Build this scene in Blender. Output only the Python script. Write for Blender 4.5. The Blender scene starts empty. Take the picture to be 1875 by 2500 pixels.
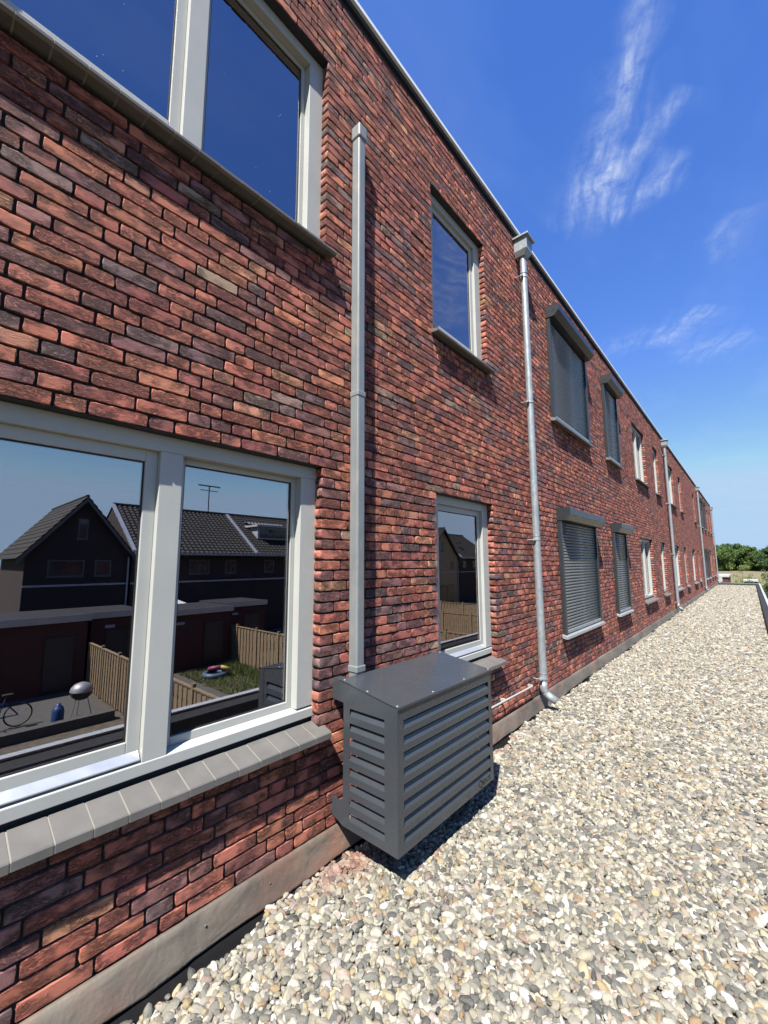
import bpy, bmesh, math, random
import numpy as np
from mathutils import Vector, Matrix
R = math.radians
random.seed(7)
rng = np.random.default_rng(11)
SC = bpy.context.scene
COL = SC.collection

# ------------------------------------------------------------------ camera
D, HC = 1.9, 1.6                       # camera: distance from the wall face, height above the pebbles
def cam_matrix(yaw, pitch, roll):
    cy, sy, cp, sp = math.cos(yaw), math.sin(yaw), math.cos(pitch), math.sin(pitch)
    fwd = Vector((-sy * cp, cy * cp, sp)); right = Vector((cy, sy, 0)); up = right.cross(fwd)
    cr, sr = math.cos(roll), math.sin(roll)
    r2 = right * cr + up * sr; u2 = up * cr - right * sr
    m = Matrix((r2, u2, -fwd)).transposed().to_4x4()
    m.translation = Vector((D, 0, HC))
    return m
cd = bpy.data.cameras.new('camera')
cam = bpy.data.objects.new('camera', cd); COL.objects.link(cam)
cd.sensor_fit = 'HORIZONTAL'; cd.sensor_width = 36.0; cd.lens = 36.0 * 1007.7 / 1875.0
cd.clip_start = 0.02; cd.clip_end = 4000
cam.matrix_world = cam_matrix(0.721171505, 0.123008439, -0.00308161691)
SC.camera = cam
CM = np.array(cam.matrix_world.to_3x3()).T
def project(p):
    c = (np.asarray(p, float) - np.array([D, 0, HC])) @ CM.T
    zz = np.maximum(-c[..., 2], 1e-3)
    return np.stack([937.5 + 1007.7 * c[..., 0] / zz, 1250 - 1007.7 * c[..., 1] / zz, -c[..., 2]], -1)

# ------------------------------------------------------------------ light
SUNV = Vector((1.0, -2.45, 3.95)).normalized()          # towards the sun
EL = math.asin(SUNV.z)
sun_d = bpy.data.lights.new('sun', 'SUN'); sun_d.energy = 5.0; sun_d.angle = R(0.53); sun_d.color = (1.0, 0.955, 0.89)
sun = bpy.data.objects.new('sun', sun_d); COL.objects.link(sun)
sun.rotation_euler = SUNV.to_track_quat('Z', 'Y').to_euler(); sun.location = (20, -40, 80)
vs = SC.view_settings
SC.display_settings.display_device = 'sRGB'
vs.view_transform = 'Standard'; vs.look = 'None'; vs.gamma = 1.0; vs.use_curve_mapping = False
vs.exposure = 1.38
SC.cycles.max_bounces = 6; SC.cycles.diffuse_bounces = 3; SC.cycles.glossy_bounces = 3; SC.cycles.transparent_max_bounces = 8; SC.cycles.transmission_bounces = 2
SC.cycles.caustics_reflective = False; SC.cycles.caustics_refractive = False

world = bpy.data.worlds.new('World'); SC.world = world; world.use_nodes = True
wt = world.node_tree; wn = wt.nodes; wl = wt.links
for n in list(wn): wn.remove(n)
def W(t, **k):
    n = wn.new(t)
    for a, b in k.items(): setattr(n, a, b)
    return n
sky = W('ShaderNodeTexSky', sky_type='NISHITA', sun_disc=False)
sky.sun_elevation = EL; sky.sun_rotation = math.atan2(SUNV.x, SUNV.y)
sky.altitude = 0; sky.air_density = 1.0; sky.dust_density = 0.0; sky.ozone_density = 3.0
hsv = W('ShaderNodeHueSaturation'); hsv.inputs['Hue'].default_value = 0.524; hsv.inputs['Saturation'].default_value = 1.60; hsv.inputs['Value'].default_value = 1.70
gm = W('ShaderNodeGamma'); gm.inputs['Gamma'].default_value = 0.66      # the phone's flattened sky range
wl.new(sky.outputs[0], gm.inputs['Color']); wl.new(gm.outputs[0], hsv.inputs['Color'])
# cirrus: a thin layer of fibrous cloud high above, laid out on a horizontal plane
tc = W('ShaderNodeTexCoord'); sx = W('ShaderNodeSeparateXYZ'); wl.new(tc.outputs['Generated'], sx.inputs[0])
def wm(op, a, b=None, c=None, clamp=False):
    n = W('ShaderNodeMath', operation=op, use_clamp=clamp)
    for i, v in enumerate((a, b, c)):
        if v is None: continue
        if isinstance(v, (int, float)): n.inputs[i].default_value = v
        else: wl.new(v, n.inputs[i])
    return n.outputs[0]
zc = wm('MAXIMUM', sx.outputs[2], 0.03)
px_, py_ = wm('DIVIDE', sx.outputs[0], zc), wm('DIVIDE', sx.outputs[1], zc)
comb = W('ShaderNodeCombineXYZ'); wl.new(px_, comb.inputs[0]); wl.new(py_, comb.inputs[1])
warp = W('ShaderNodeTexNoise'); warp.inputs['Scale'].default_value = 5.0; warp.inputs['Detail'].default_value = 2.5
wl.new(comb.outputs[0], warp.inputs['Vector'])
wsep = W('ShaderNodeSeparateColor'); wl.new(warp.outputs['Color'], wsep.inputs[0])
wx = wm('ADD', px_, wm('MULTIPLY', wm('SUBTRACT', wsep.outputs[0], 0.5), 0.13))
wy = wm('ADD', py_, wm('MULTIPLY', wm('SUBTRACT', wsep.outputs[1], 0.5), 0.13))
def wisp(x0, y0, x1, y1, width, amp, seed, fib=3.0):
    L = math.hypot(x1 - x0, y1 - y0); ux, uy = (x1 - x0) / L, (y1 - y0) / L
    dx, dy = wm('SUBTRACT', wx, x0), wm('SUBTRACT', wy, y0)
    s = wm('ADD', wm('MULTIPLY', dx, ux / L), wm('MULTIPLY', dy, uy / L))
    t = wm('ADD', wm('MULTIPLY', dx, -uy / width), wm('MULTIPLY', dy, ux / width))
    bell = wm('EXPONENT', wm('MULTIPLY', wm('MULTIPLY', t, t), -1.3))
    q = wm('SUBTRACT', wm('MULTIPLY', s, 2.0), 1.0)
    q2 = wm('MULTIPLY', q, q); q4 = wm('MULTIPLY', q2, q2)
    ends = wm('SUBTRACT', 1.0, wm('MULTIPLY', q4, 0.7), clamp=True)
    return wm('MULTIPLY', wm('MULTIPLY', bell, ends), amp)
WISPS = [(-0.030, 0.72, -0.13, 0.94, 0.024, 0.85, 1.0), (-0.09, 0.85, -0.26, 1.17, 0.060, 0.62, 2.0),
         (-0.020, 0.99, -0.22, 1.14, 0.036, 0.70, 3.0), (-0.03, 1.215, -0.24, 1.25, 0.050, 0.85, 4.0),
         (-0.10, 1.10, -0.36, 1.22, 0.085, 0.50, 5.0), (-0.04, 1.98, -0.25, 2.24, 0.09, 0.62, 6.0),
         (0.09, 2.34, -0.20, 2.42, 0.14, 0.52, 7.0), (0.07, 1.46, 0.00, 1.69, 0.06, 0.34, 8.0),
         (-0.20, 2.03, -0.55, 2.14, 0.11, 0.32, 9.0), (0.45, 0.9, 0.9, 1.4, 0.12, 0.6, 10.0),
         (1.2, 0.2, 1.7, -0.4, 0.16, 0.5, 11.0), (2.3, 0.9, 3.4, 1.3, 0.35, 0.45, 12.0)]
acc = None
for w_ in WISPS:
    o_ = wisp(*w_); acc = o_ if acc is None else wm('ADD', acc, o_)
veil = W('ShaderNodeTexNoise'); veil.inputs['Scale'].default_value = 1.3; veil.inputs['Detail'].default_value = 4.0; veil.inputs['Roughness'].default_value = 0.6
vm = W('ShaderNodeVectorMath', operation='MULTIPLY'); vm.inputs[1].default_value = (1.6, 0.7, 1.0)
wl.new(comb.outputs[0], vm.inputs[0]); wl.new(vm.outputs[0], veil.inputs['Vector'])
veilf = wm('MULTIPLY', wm('SUBTRACT', veil.outputs['Fac'], 0.50), 0.40, clamp=True)
fc = W('ShaderNodeCombineXYZ')       # fibres drawn out along the wind
wl.new(wm('ADD', wm('MULTIPLY', wx, 0.50 * 3.0), wm('MULTIPLY', wy, -0.86 * 3.0)), fc.inputs[0])
wl.new(wm('ADD', wm('MULTIPLY', wx, 0.86 * 30.0), wm('MULTIPLY', wy, 0.50 * 22.0)), fc.inputs[1])
fn = W('ShaderNodeTexNoise'); fn.inputs['Scale'].default_value = 1.0; fn.inputs['Detail'].default_value = 5.0; fn.inputs['Roughness'].default_value = 0.6
wl.new(fc.outputs[0], fn.inputs['Vector'])
bk_ = W('ShaderNodeTexNoise'); bk_.inputs['Scale'].default_value = 16.0; bk_.inputs['Detail'].default_value = 5.0; bk_.inputs['Roughness'].default_value = 0.7
wl.new(comb.outputs[0], bk_.inputs['Vector'])
break_ = wm('MULTIPLY', wm('SUBTRACT', bk_.outputs['Fac'], 0.28), 2.2, clamp=True)
fibre = wm('ADD', wm('MULTIPLY', wm('SUBTRACT', fn.outputs['Fac'], 0.34), 2.8, clamp=True), 0.10)
cloud = wm('MULTIPLY', wm('ADD', wm('MULTIPLY', wm('MULTIPLY', acc, fibre), break_), veilf, clamp=True), 0.80)
mix = W('ShaderNodeMix', data_type='RGBA'); wl.new(cloud, mix.inputs['Factor'])
cap = W('ShaderNodeMix', data_type='RGBA', blend_type='DARKEN'); cap.inputs['Factor'].default_value = 1.0      # sky colour clamped to keep the horizon from burning out
wl.new(hsv.outputs[0], cap.inputs[6]); cap.inputs[7].default_value = (2.05, 2.95, 4.05, 1)
wl.new(cap.outputs[2], mix.inputs[6]); mix.inputs[7].default_value = (3.7, 4.1, 4.8, 1)
world.cycles.sampling_method = 'MANUAL'; world.cycles.sample_map_resolution = 512
bg = W('ShaderNodeBackground'); bg.inputs['Strength'].default_value = 0.085
wl.new(mix.outputs[2], bg.inputs['Color'])
wo = W('ShaderNodeOutputWorld'); wl.new(bg.outputs[0], wo.inputs['Surface'])

# ------------------------------------------------------------------ materials
class NT:
    def __init__(s, name):
        s.m = bpy.data.materials.new(name); s.m.use_nodes = True; s.t = s.m.node_tree
        s.n = s.t.nodes; s.b = s.n['Principled BSDF']; s.out = s.n['Material Output']
    def N(s, t, **k):
        n = s.n.new(t)
        for a, b in k.items(): setattr(n, a, b)
        return n
    def L(s, a, b): s.t.links.new(a, b)
    def math(s, op, a, b=None, c=None, clamp=False):
        n = s.N('ShaderNodeMath', operation=op, use_clamp=clamp)
        for i, v in enumerate((a, b, c)):
            if v is None: continue
            if isinstance(v, (int, float)): n.inputs[i].default_value = v
            else: s.L(v, n.inputs[i])
        return n.outputs[0]
    def pos(s, scale=(1, 1, 1), world=True):
        src = s.N('ShaderNodeNewGeometry').outputs['Position'] if world else s.N('ShaderNodeTexCoord').outputs['Object']
        v = s.N('ShaderNodeVectorMath', operation='MULTIPLY'); v.inputs[1].default_value = scale
        s.L(src, v.inputs[0]); return v.outputs[0]
    def noise(s, vec, scale, detail=4.0, rough=0.55, dist=0.0):
        n = s.N('ShaderNodeTexNoise'); n.inputs['Scale'].default_value = scale; n.inputs['Detail'].default_value = detail
        n.inputs['Roughness'].default_value = rough; n.inputs['Distortion'].default_value = dist
        s.L(vec, n.inputs['Vector']); return n.outputs['Fac']
    def ramp(s, fac, stops, interp='LINEAR'):
        r = s.N('ShaderNodeValToRGB'); r.color_ramp.interpolation = interp
        e = r.color_ramp.elements
        while len(e) < len(stops): e.new(0.5)
        for i, (p, c) in enumerate(stops):
            e[i].position = p; e[i].color = (*c, 1) if len(c) == 3 else c
        s.L(fac, r.inputs[0]); return r.outputs[0]
    def mix(s, f, a, b, mode='MIX'):
        n = s.N('ShaderNodeMix', data_type='RGBA', blend_type=mode)
        for i, v in ((0, f), (6, a), (7, b)):
            if isinstance(v, (int, float)): n.inputs[i].default_value = v
            elif isinstance(v, tuple): n.inputs[i].default_value = (*v, 1)
            else: s.L(v, n.inputs[i])
        return n.outputs[2]
    def bump(s, h, strength, dist):
        n = s.N('ShaderNodeBump'); n.inputs['Strength'].default_value = strength; n.inputs['Distance'].default_value = dist
        s.L(h, n.inputs['Height']); s.L(n.outputs[0], s.b.inputs['Normal']); return n
    def set(s, col=None, rough=None, metal=None, spec=None):
        if col is not None:
            if isinstance(col, tuple): s.b.inputs['Base Color'].default_value = (*col, 1)
            else: s.L(col, s.b.inputs['Base Color'])
        if rough is not None:
            if isinstance(rough, (int, float)): s.b.inputs['Roughness'].default_value = rough
            else: s.L(rough, s.b.inputs['Roughness'])
        if metal is not None: s.b.inputs['Metallic'].default_value = metal
        if spec is not None: s.b.inputs['Specular IOR Level'].default_value = spec
        return s
MAT = {}
def plain(name, col, rough=0.6, metal=0.0, var=0.12, scale=3.0, bump=0.0, bscale=60.0, spec=0.4, stain=None):
    t = NT(name); p = t.pos()
    n = t.noise(p, scale, 5.0)
    c = t.mix(t.math('MULTIPLY', t.math('SUBTRACT', n, 0.3), 2.0, clamp=True), tuple(x * (1 - var) for x in col), tuple(min(1, x * (1 + var)) for x in col))
    if stain:
        n2 = t.noise(t.pos((1, 1, 0.35)), scale * 2.3, 6.0, 0.65)
        c = t.mix(t.math('MULTIPLY', t.math('SUBTRACT', n2, 0.52), 4.0, clamp=True), c, stain)
    t.set(c, t.math('ADD', t.math('MULTIPLY', t.noise(p, scale * 6, 3.0), 0.25), rough - 0.12), metal, spec)
    if bump: t.bump(t.noise(p, bscale, 4.0), bump, 0.002)
    MAT[name] = t.m; return t.m

def brick_material():
    t = NT('brick'); p = t.pos()
    a = t.N('ShaderNodeAttribute', attribute_name='Col')
    base, rnd = a.outputs['Color'], a.outputs['Alpha']
    off = t.N('ShaderNodeCombineXYZ'); t.L(t.math('MULTIPLY', rnd, 37.0), off.inputs[0]); t.L(t.math('MULTIPLY', rnd, 91.0), off.inputs[2])
    add = t.N('ShaderNodeVectorMath', operation='ADD'); t.L(p, add.inputs[0]); t.L(off.outputs[0], add.inputs[1])
    q = add.outputs[0]
    def sc(v):
        m = t.N('ShaderNodeVectorMath', operation='MULTIPLY'); m.inputs[1].default_value = v; t.L(q, m.inputs[0]); return m.outputs[0]
    blot = t.noise(sc((1, 0.6, 1.0)), 11.0, 3.0, 0.6)
    c = t.mix(t.math('MULTIPLY', t.math('MULTIPLY', t.math('SUBTRACT', blot, 0.52), 6.0, clamp=True), 0.75), base, (0.120, 0.062, 0.064))
    pale = t.noise(sc((1, 0.5, 1.3)), 30.0, 4.0, 0.65)
    c = t.mix(t.math('MULTIPLY', t.math('MULTIPLY', t.math('SUBTRACT', pale, 0.57), 6.0, clamp=True), 0.55), c, (0.43, 0.19, 0.125))
    grit = t.noise(q, 420.0, 3.0, 0.75)
    c = t.mix(t.math('MULTIPLY', t.math('SUBTRACT', grit, 0.5), 1.4, clamp=True), c, (0.48, 0.31, 0.25))
    # folded clay: long torn creases running along the brick
    fold = t.noise(sc((1, 0.34, 1.0)), 74.0, 5.0, 0.66, 1.7)
    ridge = t.math('ABSOLUTE', t.math('SUBTRACT', fold, 0.5))
    crease = t.math('MULTIPLY', ridge, 11.0, clamp=True)
    area = t.math('MULTIPLY', t.math('SUBTRACT', t.noise(sc((1, 0.6, 1.0)), 15.0, 2.0), 0.40), 7.0, clamp=True)
    pit = t.math('SUBTRACT', 1.0, t.math('MULTIPLY', t.math('SUBTRACT', 1.0, crease), area))
    c = t.mix(t.math('MULTIPLY', t.math('SUBTRACT', 1.0, pit), 0.80), c, (0.030, 0.017, 0.018))  # shade of the creases put into the colour, on top of the bump
    t.set(c, 0.85, 0.0, 0.25)
    h = t.math('ADD', t.math('MULTIPLY', pit, 0.8), t.math('ADD', t.math('MULTIPLY', fold, 0.85), t.math('MULTIPLY', grit, 0.45)))
    t.bump(h, 1.0, 0.0078)
    MAT['brick'] = t.m
brick_material()
plain('mortar', (0.020, 0.018, 0.018), 0.95, var=0.35, scale=25, bump=0.8, bscale=180)
plain('frame_paint', (0.350, 0.358, 0.335), 0.42, var=0.05, scale=5, bump=0.05, bscale=120)
plain('aluminium', (0.46, 0.49, 0.51), 0.35, 0.6, var=0.06)
plain('gasket', (0.015, 0.016, 0.018), 0.6)
plain('anthracite', (0.021, 0.025, 0.029), 0.34, 0.0, var=0.06, scale=4, spec=0.55)
plain('cover_paint', (0.036, 0.042, 0.049), 0.27, 0.0, var=0.08, scale=4, spec=0.6)
plain('slat', (0.085, 0.092, 0.092), 0.30, 0.0, var=0.05, scale=6, spec=0.6)
plain('slat_dark', (0.078, 0.088, 0.100), 0.26, 0.0, var=0.05, scale=6, spec=0.6)
plain('black_void', (0.012, 0.013, 0.015), 0.8)
plain('galvanised', (0.28, 0.31, 0.325), 0.42, 0.45, var=0.18, scale=18, bump=0.15, bscale=90, stain=(0.42, 0.45, 0.46))
plain('zinc_duct', (0.20, 0.22, 0.225), 0.5, 0.25, var=0.10, scale=6, bump=0.1, bscale=70, stain=(0.27, 0.245, 0.22))
plain('sill_tile', (0.112, 0.107, 0.100), 0.38, var=0.14, scale=9, bump=0.15, bscale=90, spec=0.5)
plain('sill_joint', (0.185, 0.178, 0.15), 0.9, var=0.1)
plain('sill_stone', (0.13, 0.128, 0.125), 0.6, var=0.08, scale=6)
plain('coping_metal', (0.66, 0.70, 0.71), 0.45, 0.0, var=0.05)
plain('edge_trim', (0.30, 0.32, 0.33), 0.5, var=0.08, scale=5)
plain('membrane', (0.007, 0.007, 0.008), 0.85, var=0.3, scale=14, bump=0.4, bscale=60, spec=0.08)
plain('membrane_grey', (0.018, 0.018, 0.018), 0.75, var=0.25, scale=9, bump=0.3, bscale=60)
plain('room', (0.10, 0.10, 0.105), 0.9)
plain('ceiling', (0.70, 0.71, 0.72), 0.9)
plain('white_plastic', (0.30, 0.295, 0.28), 0.45)
plain('print_black', (0.012, 0.012, 0.014), 0.5)
plain('inner_sill', (0.45, 0.49, 0.50), 0.35)
plain('grit_bed', (0.10, 0.09, 0.075), 0.95, var=0.4, scale=30)
plain('shade_cloth', (0.62, 0.64, 0.64), 0.9, var=0.05)

def lead_material():
    t = NT('lead'); p = t.pos()
    n = t.noise(t.pos((1, 0.5, 1)), 3.2, 5.0, 0.6)
    n2 = t.noise(p, 40.0, 5.0, 0.65)
    c = t.mix(t.math('MULTIPLY', t.math('SUBTRACT', n, 0.40), 4.0, clamp=True), (0.066, 0.060, 0.050), (0.125, 0.108, 0.086))
    # brick dust left by the saw
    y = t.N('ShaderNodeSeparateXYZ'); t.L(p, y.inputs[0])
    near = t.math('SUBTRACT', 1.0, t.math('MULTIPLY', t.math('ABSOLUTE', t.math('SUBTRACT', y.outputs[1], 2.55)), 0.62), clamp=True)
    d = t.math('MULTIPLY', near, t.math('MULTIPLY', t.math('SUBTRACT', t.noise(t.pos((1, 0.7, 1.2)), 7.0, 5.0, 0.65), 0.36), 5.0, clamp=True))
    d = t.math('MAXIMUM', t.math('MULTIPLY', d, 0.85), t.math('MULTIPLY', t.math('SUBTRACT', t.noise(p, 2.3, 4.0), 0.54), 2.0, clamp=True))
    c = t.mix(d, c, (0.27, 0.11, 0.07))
    c = t.mix(t.math('MULTIPLY', t.math('SUBTRACT', n2, 0.55), 2.5, clamp=True), c, (0.15, 0.138, 0.12))
    t.set(c, 0.62, 0.0, 0.4)
    t.bump(t.math('ADD', t.noise(t.pos((1, 0.6, 1.0)), 7.0, 4.0, 0.5, 0.6), t.math('MULTIPLY', n2, 0.12)), 1.0, 0.016)
    MAT['lead'] = t.m
lead_material()

def glass_material():
    t = NT('glass'); t.n.remove(t.b)
    fr = t.N('ShaderNodeFresnel'); fr.inputs['IOR'].default_value = 1.5
    f = t.math('ADD', t.math('MULTIPLY', fr.outputs[0], 0.80), 0.31, clamp=True)
    tr = t.N('ShaderNodeBsdfTransparent'); tr.inputs['Color'].default_value = (0.72, 0.80, 0.82, 1)
    gl = t.N('ShaderNodeBsdfGlossy'); gl.inputs['Roughness'].default_value = 0.0; gl.inputs['Color'].default_value = (0.97, 0.92, 0.96, 1)
    mx = t.N('ShaderNodeMixShader'); t.L(f, mx.inputs[0]); t.L(tr.outputs[0], mx.inputs[1]); t.L(gl.outputs[0], mx.inputs[2])
    t.L(mx.outputs[0], t.out.inputs[0]); MAT['glass'] = t.m
glass_material()

def pebble_material():
    t = NT('pebble')
    a = t.N('ShaderNodeAttribute', attribute_name='rnd', attribute_type='INSTANCER')
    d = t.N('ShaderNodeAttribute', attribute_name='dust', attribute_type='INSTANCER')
    c = t.ramp(a.outputs['Fac'], [(0.0, (0.049, 0.050, 0.047)), (0.08, (0.095, 0.094, 0.083)), (0.20, (0.133, 0.130, 0.110)), (0.32, (0.182, 0.171, 0.138)),
        (0.44, (0.248, 0.225, 0.165)), (0.54, (0.298, 0.276, 0.212)), (0.64, (0.345, 0.330, 0.281)), (0.70, (0.284, 0.239, 0.138)), (0.75, (0.201, 0.135, 0.077)),
        (0.80, (0.176, 0.170, 0.149)), (0.87, (0.273, 0.252, 0.202)), (0.92, (0.187, 0.135, 0.105)), (0.95, (0.376, 0.366, 0.332)), (1.0, (0.437, 0.426, 0.393))])
    p = t.pos(world=False)
    n = t.noise(p, 1.6, 5.0, 0.65)
    c = t.mix(t.math('MULTIPLY', t.math('SUBTRACT', n, 0.5), 2.4, clamp=True), c, (0.135, 0.125, 0.10))
    vein = t.noise(t.pos((1, 3.0, 1), world=False), 1.1, 3.0)
    c = t.mix(t.math('MULTIPLY', t.math('SUBTRACT', vein, 0.6), 3.0, clamp=True), c, (0.27, 0.26, 0.225))
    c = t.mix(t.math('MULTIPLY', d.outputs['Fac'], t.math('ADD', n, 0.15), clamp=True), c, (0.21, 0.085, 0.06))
    t.set(c, 0.62, 0.0, 0.35)
    t.bump(t.noise(p, 5.0, 4.0), 0.35, 0.10)
    MAT['pebble'] = t.m
pebble_material()

def ground_material():
    t = NT('dry_grass'); p = t.pos()
    n = t.noise(p, 0.06, 6.0, 0.6); n2 = t.noise(p, 1.2, 5.0, 0.65)
    c = t.mix(t.math('MULTIPLY', t.math('SUBTRACT', n, 0.35), 3.0, clamp=True), (0.165, 0.140, 0.085), (0.115, 0.115, 0.055))
    c = t.mix(t.math('MULTIPLY', n2, 0.6), c, (0.16, 0.125, 0.085))
    t.set(c, 0.95, 0, 0.1); t.bump(t.noise(p, 9.0, 5.0), 0.8, 0.05); MAT['dry_grass'] = t.m
ground_material()
def leaf_material(name, a, b):
    t = NT(name); i = t.N('ShaderNodeNewGeometry')
    c = t.mix(i.outputs['Random Per Island'], a, b); t.set(c, 0.6, 0, 0.3)
    t.b.inputs['Transmission Weight'].default_value = 0.0
    MAT[name] = t.m
leaf_material('leaf', (0.030, 0.060, 0.014), (0.095, 0.150, 0.030))
leaf_material('leaf_dark', (0.020, 0.045, 0.014), (0.060, 0.110, 0.026))
leaf_material('leaf_light', (0.09, 0.13, 0.025), (0.17, 0.20, 0.05))
leaf_material('grass_blade', (0.06, 0.10, 0.02), (0.13, 0.15, 0.05))
plain('bark', (0.10, 0.075, 0.05), 0.9, var=0.3, scale=12)
plain('fence_wood', (0.20, 0.145, 0.085), 0.8, var=0.25, scale=7, stain=(0.13, 0.10, 0.065))
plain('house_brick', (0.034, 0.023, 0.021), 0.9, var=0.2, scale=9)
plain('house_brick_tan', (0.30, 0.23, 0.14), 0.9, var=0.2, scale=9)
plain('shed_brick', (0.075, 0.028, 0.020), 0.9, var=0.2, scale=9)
plain('roof_tile', (0.026, 0.025, 0.024), 0.7, var=0.25, scale=6, spec=0.2)
plain('white_trim', (0.33, 0.335, 0.33), 0.6)
plain('dark_pane', (0.02, 0.025, 0.03), 0.08, spec=0.8)
plain('paving', (0.07, 0.067, 0.06), 0.9, var=0.15, scale=5)
plain('garden_soil', (0.085, 0.07, 0.05), 0.95, var=0.4, scale=6, bump=1.0, bscale=14)
plain('steel_dark', (0.05, 0.05, 0.055), 0.4, 0.5)
plain('blue_paint', (0.02, 0.05, 0.15), 0.4)
plain('silver', (0.30, 0.30, 0.30), 0.5, 0.5)
plain('window_trim', (0.085, 0.088, 0.09), 0.6)
plain('rubber', (0.02, 0.02, 0.02), 0.8)
plain('toy_pink', (0.19, 0.04, 0.08), 0.5)
plain('toy_yellow', (0.4, 0.33, 0.08), 0.5)
plain('toy_blue', (0.06, 0.09, 0.14), 0.5)
plain('terracotta_pot', (0.45, 0.44, 0.40), 0.8)

# ------------------------------------------------------------------ mesh helpers
class MB:
    def __init__(s): s.v, s.f = [], []
    def add(s, vs_, fs_):
        o = len(s.v); s.v += [tuple(v) for v in vs_]; s.f += [tuple(i + o for i in f) for f in fs_]; return s
    def box(s, x0, x1, y0, y1, z0, z1):
        return s.add([(x0, y0, z0), (x1, y0, z0), (x1, y1, z0), (x0, y1, z0), (x0, y0, z1), (x1, y0, z1), (x1, y1, z1), (x0, y1, z1)],
                     [(0, 3, 2, 1), (4, 5, 6, 7), (0, 1, 5, 4), (1, 2, 6, 5), (2, 3, 7, 6), (3, 0, 4, 7)])
    def prism_y(s, prof, y0, y1):
        n = len(prof); a = [(x, y0, z) for x, z in prof] + [(x, y1, z) for x, z in prof]
        return s.add(a, [tuple(range(n)), tuple(range(2 * n - 1, n - 1, -1))] + [(i, i + n, (i + 1) % n + n, (i + 1) % n) for i in range(n)])
    def prism_x(s, prof, x0, x1):
        n = len(prof); a = [(x0, y, z) for y, z in prof] + [(x1, y, z) for y, z in prof]
        return s.add(a, [tuple(range(n)), tuple(range(2 * n - 1, n - 1, -1))] + [(i, i + n, (i + 1) % n + n, (i + 1) % n) for i in range(n)])
    def tube(s, pts, r, n=14, cap=True):
        pts = [Vector(p) for p in pts]; rings = []
        rad = r if isinstance(r, (list, tuple)) else [r] * len(pts)
        ref = Vector((0, 0, 1))
        for i, p in enumerate(pts):
            t = ((pts[min(i + 1, len(pts) - 1)] - p).normalized() + (p - pts[max(i - 1, 0)]).normalized()).normalized()
            u = t.cross(ref if abs(t.dot(ref)) < 0.9 else Vector((0, 1, 0))).normalized(); w = t.cross(u).normalized()
            rings.append([p + (u * math.cos(2 * math.pi * k / n) + w * math.sin(2 * math.pi * k / n)) * rad[i] for k in range(n)])
        fs = []
        for i in range(len(pts) - 1):
            for k in range(n): fs.append((i * n + k, i * n + (k + 1) % n, (i + 1) * n + (k + 1) % n, (i + 1) * n + k))
        if cap: fs += [tuple(range(n - 1, -1, -1)), tuple((len(pts) - 1) * n + k for k in range(n))]
        return s.add([v for ring in rings for v in ring], fs)
    def lathe(s, prof, c, n=20):
        vs_ = [(c[0] + r * math.cos(2 * math.pi * k / n), c[1] + r * math.sin(2 * math.pi * k / n), c[2] + z) for r, z in prof for k in range(n)]
        fs = [(i * n + k, i * n + (k + 1) % n, (i + 1) * n + (k + 1) % n, (i + 1) * n + k) for i in range(len(prof) - 1) for k in range(n)]
        return s.add(vs_, fs)
    def torus(s, c, axis, R_, r, n=28, m=8):
        ax = Vector(axis).normalized(); u = ax.orthogonal().normalized(); w = ax.cross(u); vs_, fs = [], []
        for i in range(n):
            a = 2 * math.pi * i / n; d = u * math.cos(a) + w * math.sin(a)
            for j in range(m):
                b = 2 * math.pi * j / m; vs_.append(Vector(c) + d * (R_ + r * math.cos(b)) + ax * r * math.sin(b))
        for i in range(n):
            for j in range(m): fs.append((i * m + j, ((i + 1) % n) * m + j, ((i + 1) % n) * m + (j + 1) % m, i * m + (j + 1) % m))
        return s.add(vs_, fs)
    def mesh(s, name, fix=True):
        me = bpy.data.meshes.new(name); me.from_pydata(s.v, [], s.f); me.update()
        if fix:
            bm = bmesh.new(); bm.from_mesh(me); bmesh.ops.recalc_face_normals(bm, faces=bm.faces); bm.to_mesh(me); bm.free()
        return me
    def build(s, name, mat, parent=None, smooth=False, bevel=0.0, origin=None):
        if origin is not None: s.v = [(v[0] - origin[0], v[1] - origin[1], v[2] - origin[2]) for v in s.v]
        me = s.mesh(name)
        if mat: me.materials.append(MAT[mat])
        if smooth: me.polygons.foreach_set('use_smooth', [True] * len(me.polygons))
        o = bpy.data.objects.new(name, me); COL.objects.link(o)
        if origin is not None: o.location = origin
        if parent: setpar(o, parent)
        if bevel:
            b = o.modifiers.new('bevel', 'BEVEL'); b.width = bevel; b.segments = 2; b.limit_method = 'ANGLE'; b.angle_limit = R(35)
        if smooth == 'auto':
            pass
        return o
def setpar(o, parent):
    o.parent = parent
    o.matrix_parent_inverse = Matrix.Translation(-world_loc(parent))
def world_loc(o):
    v = Vector((0, 0, 0))
    # every object here is only translated; parents cancel through their inverse
    return Vector(o.location)
def empty(name, loc):
    o = bpy.data.objects.new(name, None); o.location = loc; o.empty_display_size = 0.2; COL.objects.link(o); return o
def tag(o, label=None, cat=None, group=None, kind=None):
    if label: o['label'] = label
    if cat: o['category'] = cat
    if group: o['group'] = group
    if kind: o['kind'] = kind
    return o
def smooth_by_angle(o, ang=35):
    me = o.data; me.polygons.foreach_set('use_smooth', [True] * len(me.polygons))
    bm = bmesh.new(); bm.from_mesh(me)
    for e in bm.edges:
        e.smooth = not (len(e.link_faces) == 2 and e.calc_face_angle(0) > R(ang))
    bm.to_mesh(me); bm.free(); return o

GZ = -3.2                                    # garden level
YA, YB = -2.0, 39.2                          # the wall runs from here to here
ZTOP = 5.72

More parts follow.
